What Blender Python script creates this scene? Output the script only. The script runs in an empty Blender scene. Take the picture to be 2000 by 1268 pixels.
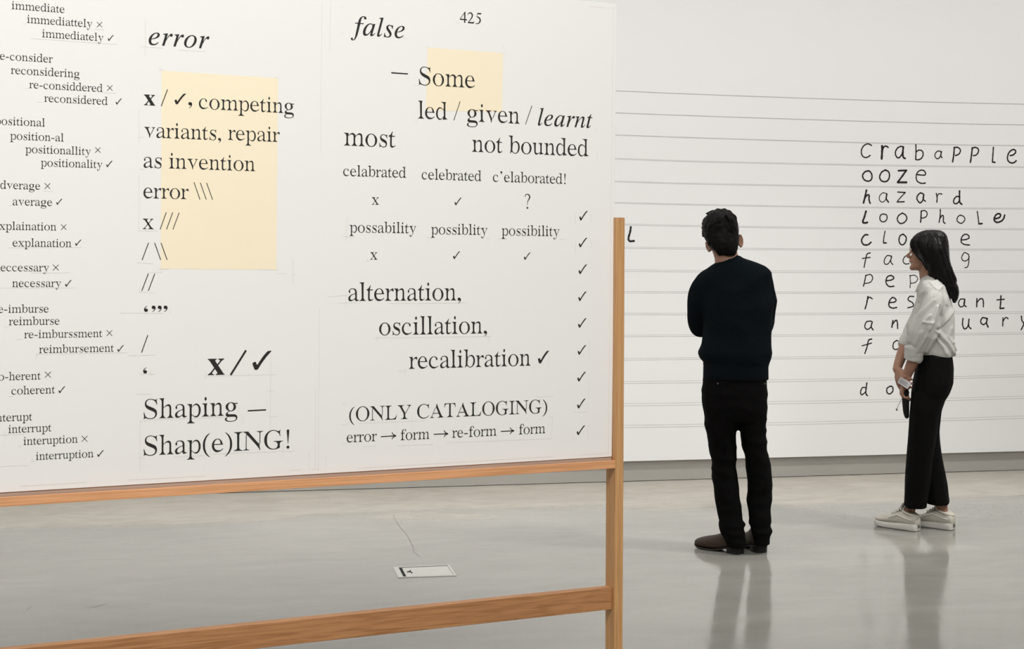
import bpy, bmesh, math, random, json
from mathutils import Vector, Matrix, noise

# ------------------------------------------------------------------ camera, world, lamps, exposure
SC = bpy.context.scene
COL = SC.collection
F = 2600.0                 # focal length in pixels of the 2000 px wide frame
HOR = 518.0                # image row of the horizon at the middle column
ROLL = 0.0052
EYE = Vector((0, 0, 1.46))
WALL_TILT = 0.2035         # the back wall recedes to the right
BOARD_TILT = 0.4085        # the display board recedes more

cam = bpy.data.cameras.new('camera')
cam.sensor_width = 36.0
cam.lens = F / 2000 * 36
cam.shift_y = -(634 - HOR) / 2000
cam.clip_end = 100
camera = bpy.data.objects.new('camera', cam)
camera.location = EYE
camera.rotation_euler = (math.pi / 2, -ROLL, 0)
COL.objects.link(camera)
SC.camera = camera

SC.view_settings.view_transform = 'Standard'
SC.view_settings.look = 'None'
SC.view_settings.gamma = 1.0
SC.view_settings.use_curve_mapping = False
SC.view_settings.exposure = 0.0
SC.cycles.use_denoising = True
SC.cycles.max_bounces = 8
SC.cycles.diffuse_bounces = 5

world = bpy.data.worlds.new('world')
world.use_nodes = True
world.node_tree.nodes['Background'].inputs[0].default_value = (1, 0.98, 0.95, 1)
world.node_tree.nodes['Background'].inputs[1].default_value = 0.05
SC.world = world


def lamp(name, loc, target, sx, sy, watt, color=(1, 0.99, 0.97), spread=180):
    L = bpy.data.lights.new(name, 'AREA')
    L.shape = 'RECTANGLE'
    L.size, L.size_y = sx, sy
    L.energy = watt
    L.color = color
    L.spread = math.radians(spread)
    o = bpy.data.objects.new(name, L)
    o.location = loc
    d = Vector(target) - Vector(loc)
    o.rotation_euler = d.to_track_quat('-Z', 'Y').to_euler()
    COL.objects.link(o)
    return o


CEIL = 5.6
lamp('wall_washer_lamp', (1.0, 6.9, CEIL - 0.12), (0.6, 8.7, -0.2), 14.0, 0.4, 145, spread=94)
lamp('overhead_area_lamp', (0.2, 0.4, CEIL - 0.12), (0.0, 2.2, 0.0), 7.0, 3.0, 738)
lamp('gallery_spot_lamp', (4.9, 5.6, CEIL - 0.12), (2.2, 6.8, 0.4), 0.5, 0.5, 27, spread=58)
lamp('overhead_area_lamp', (-2.6, 5.4, CEIL - 0.12), (-1.0, 6.2, 0.0), 2.4, 1.4, 26, spread=110)  # added fill lamp, lifts the floor shaded by the display board


# ------------------------------------------------------------------ helpers
def ray(px, py):
    cx, cy = (px - 1000) / F, -(py - HOR) / F
    c, s = math.cos(ROLL), math.sin(ROLL)
    return Vector((cx * c - cy * s, 1.0, cx * s + cy * c))


def hit(px, py, p0, n):
    d = ray(px, py)
    return EYE + d * ((Vector(p0) - EYE).dot(n) / d.dot(n))


def floor_at(px, py):
    return hit(px, py, (0, 0, 0), Vector((0, 0, 1)))


def node_mat(name):
    m = bpy.data.materials.new(name)
    m.use_nodes = True
    nt = m.node_tree
    return m, nt, nt.nodes['Principled BSDF']


def plain(name, col, rough=0.6, spec=0.5, metal=0.0, bump=None, var=0.0, scale=20.0, stretch=(1, 1, 1), sss=0.0):
    """a surface with a slight procedural mottle and an optional noise bump"""
    m, nt, b = node_mat(name)
    b.inputs['Roughness'].default_value = rough
    b.inputs['Specular IOR Level'].default_value = spec
    b.inputs['Metallic'].default_value = metal
    tc = nt.nodes.new('ShaderNodeTexCoord')
    mp = nt.nodes.new('ShaderNodeMapping')
    mp.inputs['Scale'].default_value = stretch
    nt.links.new(tc.outputs['Object'], mp.inputs['Vector'])
    nz = nt.nodes.new('ShaderNodeTexNoise')
    nz.inputs['Scale'].default_value = scale
    nz.inputs['Detail'].default_value = 4
    nt.links.new(mp.outputs[0], nz.inputs['Vector'])
    mx = nt.nodes.new('ShaderNodeMix')
    mx.data_type = 'RGBA'
    mx.inputs[6].default_value = (*[c * (1 - var) for c in col], 1)
    mx.inputs[7].default_value = (*[min(1, c * (1 + var)) for c in col], 1)
    nt.links.new(nz.outputs['Fac'], mx.inputs[0])
    nt.links.new(mx.outputs[2], b.inputs['Base Color'])
    if sss:
        b.inputs['Subsurface Weight'].default_value = sss
        b.inputs['Subsurface Radius'].default_value = (0.012, 0.005, 0.003)
        b.inputs['Subsurface Scale'].default_value = 0.6
    if bump:
        bp = nt.nodes.new('ShaderNodeBump')
        bp.inputs['Strength'].default_value = bump
        bp.inputs['Distance'].default_value = 0.004
        nt.links.new(nz.outputs['Fac'], bp.inputs['Height'])
        nt.links.new(bp.outputs[0], b.inputs['Normal'])
    return m


def wood(name, light, dark, stretch, rough=0.5, warp=0.5):
    m, nt, b = node_mat(name)
    b.inputs['Roughness'].default_value = rough
    b.inputs['Specular IOR Level'].default_value = 0.35
    tc = nt.nodes.new('ShaderNodeTexCoord')
    mp = nt.nodes.new('ShaderNodeMapping')
    mp.inputs['Scale'].default_value = stretch
    nt.links.new(tc.outputs['Object'], mp.inputs['Vector'])
    big = nt.nodes.new('ShaderNodeTexNoise')
    big.inputs['Scale'].default_value = 1.0
    big.inputs['Detail'].default_value = 3
    big.inputs['Distortion'].default_value = warp
    nt.links.new(mp.outputs[0], big.inputs['Vector'])
    mul = nt.nodes.new('ShaderNodeMath')
    mul.operation = 'MULTIPLY'
    mul.inputs[1].default_value = 9.0
    nt.links.new(big.outputs['Fac'], mul.inputs[0])
    fr = nt.nodes.new('ShaderNodeMath')
    fr.operation = 'PINGPONG'
    fr.inputs[1].default_value = 1.0
    nt.links.new(mul.outputs[0], fr.inputs[0])
    mp2 = nt.nodes.new('ShaderNodeMapping')
    mp2.inputs['Scale'].default_value = [s * 7 for s in stretch]
    nt.links.new(tc.outputs['Object'], mp2.inputs['Vector'])
    fine = nt.nodes.new('ShaderNodeTexNoise')
    fine.inputs['Scale'].default_value = 1.0
    fine.inputs['Detail'].default_value = 5
    nt.links.new(mp2.outputs[0], fine.inputs['Vector'])
    add = nt.nodes.new('ShaderNodeMath')
    add.operation = 'MULTIPLY_ADD'
    add.inputs[1].default_value = 0.35
    nt.links.new(fr.outputs[0], add.inputs[0])
    nt.links.new(fine.outputs['Fac'], add.inputs[2])
    ramp = nt.nodes.new('ShaderNodeValToRGB')
    ramp.color_ramp.elements[0].position = 0.3
    ramp.color_ramp.elements[0].color = (*dark, 1)
    ramp.color_ramp.elements[1].position = 0.85
    ramp.color_ramp.elements[1].color = (*light, 1)
    nt.links.new(add.outputs[0], ramp.inputs[0])
    nt.links.new(ramp.outputs[0], b.inputs['Base Color'])
    bp = nt.nodes.new('ShaderNodeBump')
    bp.inputs['Strength'].default_value = 0.15
    bp.inputs['Distance'].default_value = 0.002
    nt.links.new(add.outputs[0], bp.inputs['Height'])
    nt.links.new(bp.outputs[0], b.inputs['Normal'])
    return m


def concrete():
    """grey power-floated slab, sealed glossy except for a paler matt strip along the back wall"""
    m, nt, b = node_mat('polished_concrete')
    N, L = nt.nodes.new, nt.links.new
    tc = N('ShaderNodeTexCoord')
    mp = N('ShaderNodeMapping')
    mp.inputs['Rotation'].default_value = (0, 0, -WALL_TILT)
    L(tc.outputs['Object'], mp.inputs['Vector'])
    st = N('ShaderNodeMapping')
    st.inputs['Scale'].default_value = (0.5, 1.2, 1)
    L(mp.outputs[0], st.inputs['Vector'])

    def nz(src, scale, detail, dist=0.0):
        n = N('ShaderNodeTexNoise')
        n.inputs['Scale'].default_value = scale
        n.inputs['Detail'].default_value = detail
        n.inputs['Distortion'].default_value = dist
        L(src.outputs[0], n.inputs['Vector'])
        return n.outputs['Fac']

    def mth(op, a, c=None, d=None):
        n = N('ShaderNodeMath')
        n.operation = op
        for k, v in enumerate((a, c, d)):
            if v is None:
                continue
            if isinstance(v, (int, float)):
                n.inputs[k].default_value = v
            else:
                L(v, n.inputs[k])
        return n.outputs[0]

    def ramp(f, p0, c0, p1, c1):
        r = N('ShaderNodeValToRGB')
        r.color_ramp.elements[0].position, r.color_ramp.elements[0].color = p0, (*c0, 1)
        r.color_ramp.elements[1].position, r.color_ramp.elements[1].color = p1, (*c1, 1)
        L(f, r.inputs[0])
        return r.outputs[0]
    big, mid, fine, wave = nz(st, 0.9, 6, 0.8), nz(st, 5, 8, 0.5), nz(mp, 60, 4), nz(st, 2.2, 2, 0.4)
    sep = N('ShaderNodeSeparateXYZ')
    L(mp.outputs[0], sep.inputs[0])
    edge = mth('MULTIPLY_ADD', nz(st, 1.3, 4, 0.6), 0.9, sep.outputs[1])
    mr = N('ShaderNodeMapRange')
    mr.interpolation_type = 'SMOOTHSTEP'
    mr.inputs['From Min'].default_value = MATT_EDGE + 0.45 - 0.10
    mr.inputs['From Max'].default_value = MATT_EDGE + 0.45 + 0.14
    L(edge, mr.inputs['Value'])
    matt = mr.outputs[0]
    tone = mth('MULTIPLY_ADD', mid, 0.35, mth('MULTIPLY_ADD', fine, 0.12, mth('MULTIPLY', big, 0.75)))
    glossy_c = ramp(tone, 0.42, FLOOR_A, 0.78, FLOOR_B)
    matt_c = ramp(mth('MULTIPLY_ADD', nz(st, 9, 6, 1.0), 0.6, mth('MULTIPLY', big, 0.4)), 0.35, MATT_A, 0.68, MATT_B)
    mx = N('ShaderNodeMix')
    mx.data_type = 'RGBA'
    L(matt, mx.inputs[0])
    L(glossy_c, mx.inputs[6])
    L(matt_c, mx.inputs[7])
    L(mx.outputs[2], b.inputs['Base Color'])
    rg = N('ShaderNodeMapRange')
    rg.inputs['From Min'].default_value = 0.40
    rg.inputs['From Max'].default_value = 0.60
    rg.inputs['To Min'].default_value = 0.085
    rg.inputs['To Max'].default_value = 0.17
    L(mid, rg.inputs['Value'])
    L(mth('MULTIPLY_ADD', matt, 0.26, rg.outputs[0]), b.inputs['Roughness'])
    b.inputs['Specular IOR Level'].default_value = 0.5
    bp = N('ShaderNodeBump')
    bp.inputs['Strength'].default_value = 0.12
    bp.inputs['Distance'].default_value = 0.018
    L(mth('MULTIPLY_ADD', mid, 0.10, wave), bp.inputs['Height'])
    L(bp.outputs[0], b.inputs['Normal'])
    return m


MATT_EDGE = floor_at(700, 1012).dot(Vector((-math.sin(WALL_TILT), math.cos(WALL_TILT), 0)))
MATT_A, MATT_B = (0.31, 0.287, 0.247), (0.42, 0.392, 0.346)
FLOOR_A, FLOOR_B = (0.212, 0.205, 0.184), (0.295, 0.284, 0.257)

M_WALL = plain('white_wall_paint', (0.80, 0.795, 0.785), 0.75, 0.25, var=0.008, scale=3)
M_BASE = plain('grey_plinth_paint', (0.36, 0.345, 0.315), 0.6, 0.3, var=0.02, scale=4)
M_CEIL = plain('ceiling_paint', (0.7, 0.7, 0.69), 0.8, 0.2, var=0.01, scale=3)
M_FLOOR = concrete()
M_GAP = plain('dark_gap', (0.015, 0.014, 0.013), 0.8, 0.2)
M_PANEL = plain('panel_white_lacquer', (0.845, 0.832, 0.81), 0.55, 0.35, var=0.01, scale=2)
M_INK = plain('black_ink', (0.026, 0.024, 0.022), 0.7, 0.2, var=0.1)
M_YELLOW = plain('pale_yellow_ink', (0.92, 0.815, 0.61), 0.6, 0.25, var=0.015, scale=6)
M_PENCIL = plain('pencil_line', (0.715, 0.69, 0.66), 0.7, 0.2, var=0.1, scale=60)
M_RULE = plain('grey_rule', (0.47, 0.465, 0.46), 0.7, 0.2, var=0.12, scale=30)
M_MARKER = plain('black_marker', (0.016, 0.014, 0.014), 0.6, 0.3, var=0.1)
M_OAK_RAIL = wood('oak_along_rail', (0.76, 0.385, 0.19), (0.55, 0.255, 0.11), (0.9, 60, 60))
M_BATTEN = wood('pale_batten', (0.50, 0.37, 0.29), (0.40, 0.285, 0.22), (0.9, 60, 60))
M_OAK_POST = wood('oak_along_post', (0.58, 0.325, 0.14), (0.42, 0.205, 0.075), (60, 60, 0.9))
M_OAK_LOW = wood('oak_low_rail', (0.46, 0.225, 0.095), (0.29, 0.125, 0.045), (1.1, 24, 24), warp=1.8)
M_SKIN = plain('skin', (0.255, 0.135, 0.09), 0.5, 0.3, var=0.06, scale=30, sss=0.15)
M_HAIR = plain('black_hair', (0.0045, 0.004, 0.004), 0.38, 0.13, var=0.3, scale=40, stretch=(4, 4, 0.35), bump=0.4)
M_KNIT = plain('navy_knit', (0.0026, 0.0048, 0.0062), 0.95, 0.06, var=0.15, scale=350, bump=0.25)
M_JEAN = plain('black_denim', (0.0028, 0.0026, 0.0026), 0.9, 0.06, var=0.2, scale=200, bump=0.15)
M_TROUSER = plain('black_wool', (0.0028, 0.0026, 0.0026), 0.85, 0.08, var=0.2, scale=150, bump=0.1)
M_BOOT = plain('brown_leather', (0.042, 0.026, 0.018), 0.5, 0.3, var=0.15, scale=30)
M_HEEL = plain('dark_heel', (0.010, 0.008, 0.007), 0.55, 0.3, var=0.1)
M_SHIRT = plain('white_cotton', (0.43, 0.42, 0.395), 0.85, 0.2, var=0.02, scale=60)
M_SNEAK = plain('cream_leather', (0.46, 0.43, 0.37), 0.55, 0.4, var=0.03, scale=40)
M_SOLE = plain('white_rubber', (0.50, 0.48, 0.44), 0.6, 0.35, var=0.03, scale=40)
M_STRIPE = plain('pale_stripe', (0.58, 0.56, 0.51), 0.5, 0.4)
M_METAL = plain('brushed_steel', (0.62, 0.61, 0.58), 0.35, 0.5, metal=0.6, var=0.05, scale=60, stretch=(1, 12, 1))
M_WIRE = plain('gold_wire', (0.55, 0.36, 0.27), 0.35, 0.5, metal=0.7)
M_PAPER = plain('leaflet_paper', (0.40, 0.39, 0.40), 0.7, 0.2, var=0.03)
M_PHONE = plain('black_pouch', (0.006, 0.006, 0.006), 0.6, 0.2, var=0.05)
M_GREY = plain('grey_plastic', (0.10, 0.095, 0.09), 0.5, 0.4)
M_BLACKHAIR = plain('short_black_hair', (0.004, 0.0036, 0.0034), 0.6, 0.08, var=0.3, scale=60, stretch=(2, 2, 0.5), bump=0.4)
M_EYE = plain('eye_white', (0.6, 0.58, 0.55), 0.3, 0.5)
M_LIP = plain('lip', (0.25, 0.095, 0.075), 0.45, 0.4)
m_lens, nt_, b_ = node_mat('spectacle_lens')
b_.inputs['Base Color'].default_value = (0.9, 0.9, 0.9, 1)
b_.inputs['Roughness'].default_value = 0.03
b_.inputs['Alpha'].default_value = 0.06


class MB:
    """collects verts and faces of one mesh"""

    def __init__(self):
        self.v, self.f = [], []

    def add(self, vs, fs):
        n = len(self.v)
        self.v += [Vector(p) for p in vs]
        self.f += [tuple(i + n for i in q) for q in fs]
        return self

    def box(self, x0, x1, y0, y1, z0, z1):
        return self.add([(x, y, z) for z in (z0, z1) for y in (y0, y1) for x in (x0, x1)],
                        [(0, 2, 3, 1), (4, 5, 7, 6), (0, 1, 5, 4), (2, 6, 7, 3), (0, 4, 6, 2), (1, 3, 7, 5)])

    def prism_x(self, prof, x0, x1):
        n = len(prof)
        vs = [(x0, y, z) for y, z in prof] + [(x1, y, z) for y, z in prof]
        fs = [tuple(range(n)), tuple(range(2 * n - 1, n - 1, -1))]
        fs += [(i, (i + 1) % n, (i + 1) % n + n, i + n) for i in range(n)]
        return self.add(vs, fs)

    def prism_z(self, pts, z0, z1):
        n = len(pts)
        vs = [(x, y, z0) for x, y in pts] + [(x, y, z1) for x, y in pts]
        fs = [tuple(range(n)), tuple(range(2 * n - 1, n - 1, -1))]
        fs += [(i, (i + 1) % n, (i + 1) % n + n, i + n) for i in range(n)]
        return self.add(vs, fs)

    def rings(self, rs, cap=True):
        n = len(rs[0])
        vs = [p for r in rs for p in r]
        fs = []
        for i in range(len(rs) - 1):
            for j in range(n):
                k = (j + 1) % n
                fs.append((i * n + j, i * n + k, (i + 1) * n + k, (i + 1) * n + j))
        if cap:
            fs.append(tuple(range(n - 1, -1, -1)))
            fs.append(tuple((len(rs) - 1) * n + j for j in range(n)))
        return self.add(vs, fs)

    def tube(self, pts, radii, n=14, sub=4, flat=None, cap=True):
        """round tube along a smoothed path; radii numbers or (a, b) pairs; flat = axis direction of the first radius"""
        P = [Vector(p) for p in pts]
        Rr = [(r, r) if isinstance(r, (int, float)) else r for r in radii]
        if sub > 1 and len(P) > 2:
            P, Rr = spline(P, Rr, sub)
        rs = []
        side = None
        for i, p in enumerate(P):
            t = (P[min(i + 1, len(P) - 1)] - P[max(i - 1, 0)]).normalized()
            if side is None:
                ref = Vector(flat) if flat else (Vector((0, 0, 1)) if abs(t.z) < 0.9 else Vector((1, 0, 0)))
                side = (ref - t * ref.dot(t)).normalized()
            else:
                side = (side - t * side.dot(t)).normalized()
            up = t.cross(side)
            a, b = Rr[i]
            rs.append([p + side * (a * math.cos(2 * math.pi * k / n)) + up * (b * math.sin(2 * math.pi * k / n)) for k in range(n)])
        return self.rings(rs, cap)

    def ball(self, c, r, n=16, m=10, axes=None):
        r = (r, r, r) if isinstance(r, (int, float)) else r
        A = axes or (Vector((1, 0, 0)), Vector((0, 1, 0)), Vector((0, 0, 1)))
        rs = []
        for i in range(1, m):
            th = math.pi * i / m
            rs.append([Vector(c) + A[0] * (r[0] * math.sin(th) * math.cos(2 * math.pi * j / n)) +
                       A[1] * (r[1] * math.sin(th) * math.sin(2 * math.pi * j / n)) - A[2] * (r[2] * math.cos(th)) for j in range(n)])
        return self.rings(rs)

    def mesh(self, name):
        me = bpy.data.meshes.new(name)
        me.from_pydata([tuple(p) for p in self.v], [], self.f)
        bm = bmesh.new()
        bm.from_mesh(me)
        bmesh.ops.recalc_face_normals(bm, faces=bm.faces)
        bm.to_mesh(me)
        bm.free()
        return me

    def build(self, name, mat, parent=None, smooth=False, bevel=0.0, fuse=0.0, soft=0, warp=None, sub=0):
        me = self.mesh(name)
        o = bpy.data.objects.new(name, me)
        COL.objects.link(o)
        if fuse:
            r = o.modifiers.new('remesh', 'REMESH')
            r.mode = 'VOXEL'
            r.voxel_size = fuse
            if soft:
                s = o.modifiers.new('smooth', 'SMOOTH')
                s.factor = 0.5
                s.iterations = soft
        if bevel:
            b = o.modifiers.new('bevel', 'BEVEL')
            b.width = bevel
            b.segments = 2
            b.limit_method = 'ANGLE'
        if sub:
            s = o.modifiers.new('subd', 'SUBSURF')
            s.levels = s.render_levels = sub
        if fuse or bevel or sub:
            dg = bpy.context.evaluated_depsgraph_get()
            new = bpy.data.meshes.new_from_object(o.evaluated_get(dg))
            o.modifiers.clear()
            o.data = new
            bpy.data.meshes.remove(me)
            me = new
        if warp:
            nr = [v.normal.copy() for v in me.vertices]
            for v, q in zip(me.vertices, nr):
                v.co = v.co + warp(v.co.copy(), q)
            me.update()
        me.name = name
        me.materials.clear()
        me.materials.append(mat)
        if smooth:
            me.polygons.foreach_set('use_smooth', [True] * len(me.polygons))
        if parent:
            o.parent = parent
        return o


def spline(P, R, sub):
    oP, oR = [], []
    n = len(P)

    def cr(a, b, c, d, t):
        return 0.5 * ((2 * b) + (c - a) * t + (2 * a - 5 * b + 4 * c - d) * t * t + (3 * b - a - 3 * c + d) * t ** 3)
    for i in range(n - 1):
        for k in range(sub):
            t = k / sub
            oP.append(cr(P[max(i - 1, 0)], P[i], P[i + 1], P[min(i + 2, n - 1)], t))
            oR.append(tuple(R[i][q] * (1 - t) + R[i + 1][q] * t for q in range(len(R[0]))))
    oP.append(P[-1])
    oR.append(R[-1])
    return oP, oR


def empty(name, loc=(0, 0, 0), rz=0.0):
    o = bpy.data.objects.new(name, None)
    o.empty_display_size = 0.2
    o.location = loc
    o.rotation_euler = (0, 0, rz)
    COL.objects.link(o)
    return o


def tag(o, label=None, cat=None, group=None, kind=None):
    for k, v in (('label', label), ('category', cat), ('group', group), ('kind', kind)):
        if v:
            o[k] = v
    return o
# ------------------------------------------------------------------ the setting
WX = Vector((math.cos(WALL_TILT), math.sin(WALL_TILT), 0))
WN = Vector((-math.sin(WALL_TILT), math.cos(WALL_TILT), 0))     # away from the room
W0 = floor_at(1450, 934.5) - WN * 0.025                         # a point at the foot of the wall face
WBOT = hit(1450, 895.5, W0, WN).z


def wl(px, py):
    """photo point -> wall coordinates (along, up)"""
    p = hit(px, py, W0, WN)
    return (p - W0).dot(WX), p.z


def struct(name, mb, mat, loc=(0, 0, 0), rz=0.0, **kw):
    o = mb.build(name, mat, **kw)
    o.location = loc
    o.rotation_euler = (0, 0, rz)
    o['kind'] = 'structure'
    return o


floor = struct('floor', MB().box(-9, 10, -6, 12.5, -0.2, 0), M_FLOOR)
ceiling = struct('ceiling', MB().box(-9, 10, -6, 12.5, CEIL, CEIL + 0.2), M_CEIL)
wall_back = struct('wall_back', MB().box(-11, 10, 0, 0.4, WBOT, CEIL), M_WALL, W0, WALL_TILT)
struct('baseboard_back', MB().box(-11, 10, 0.025, 0.4, 0.004, WBOT), M_BASE, W0, WALL_TILT)
struct('trim_1', MB().box(-11, 10, 0.030, 0.4, 0.0, 0.004), M_GAP, W0, WALL_TILT)
struct('wall_left', MB().box(-8.2, -8.0, -6, 8, 0, CEIL), M_WALL)
struct('wall_right', MB().box(8.8, 9.0, -6, 11.5, 0, CEIL), M_WALL)
struct('wall_near', MB().box(-8.2, 9.0, -5.7, -5.5, 0, CEIL), M_WALL)


# ------------------------------------------------------------------ marks drawn on the wall
def ribbon(mb, pts, w0, w1=None, y=-0.0006, sub=5, taper=False):
    """a flat brush stroke in a vertical plane (points: along, up)"""
    w1 = w0 if w1 is None else w1
    P = [Vector((a, 0, b)) for a, b in pts]
    if sub > 1 and len(P) > 2:
        P, _ = spline(P, [(0,)] * len(P), sub)
    n = len(P)
    L, Rr = [], []
    for i, p in enumerate(P):
        t = P[min(i + 1, n - 1)] - P[max(i - 1, 0)]
        if t.length < 1e-9:
            t = Vector((1, 0, 0))
        t.normalize()
        nn = Vector((-t.z, 0, t.x))
        w = (w0 + (w1 - w0) * i / max(1, n - 1)) / 2
        if not taper:
            w *= 1 + 0.10 * math.sin(i * 1.7)
        L.append((p.x + nn.x * w, y, p.z + nn.z * w))
        Rr.append((p.x - nn.x * w, y, p.z - nn.z * w))
    mb.add(L + Rr, [(i, i + n, i + n + 1, i + 1) for i in range(n - 1)])
    if not taper:
        for p, w in ((P[0], w0), (P[-1], w1)):
            c = [(p.x + w / 2 * math.cos(k * math.pi / 5), y, p.z + w / 2 * math.sin(k * math.pi / 5)) for k in range(10)]
            mb.add(c, [tuple(range(10))])


RULES = [(177.5, 183.4, 200.5, 203.5, 0.9), (220.6, 225.6, 241.5, 244, 0.9), (263.8, 268.6, 282.9, 284.6, 1.3),
         (310, 314.9, 325.2, 326.3, 1.8), (354.6, 358.6, 366.5, 368.1, 1.8), (396.1, 399.5, 407, 407.6, 1.8),
         (438.3, 441.3, 447.4, 447.8, 2.2), (483.6, 485.3, 487.4, 487.5, 2.6), (528.4, 529.8, 530.5, 530, 3.2),
         (570.9, 571.1, 570.6, 570.1, 2.8), (613.3, 613.4, 611.4, 610.4, 3.3), (656.6, 655.7, 653, 651.2, 3.1),
         (702.2, 700.8, 694.9, 692, 3.4), (747.7, 746.2, 737.9, 733.8, 4.0), (791.1, 789.2, 780, 776, 4.6),
         (833.4, 831.4, 819.3, 815, 4.6)]
for a, b, c, d, g in RULES:
    mb = MB()
    for s in (-0.5, 0.5):
        e = s * g
        pts = [(700, a - (b - a) / 135 * 505 + e), (1205, a + e), (1340, b + e), (1600, (b * 0.5 + c * 0.5) + 0.8 + e), (1860, c + e),
               (2000, d + e), (2300, d + (d - c) * 2.0 + e)]
        ribbon(mb, [wl(*p) for p in pts], 0.0029 if s > 0 else 0.0023, y=-0.0004, sub=6)
    mb.build('ruled_line', M_RULE, wall_back)

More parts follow.
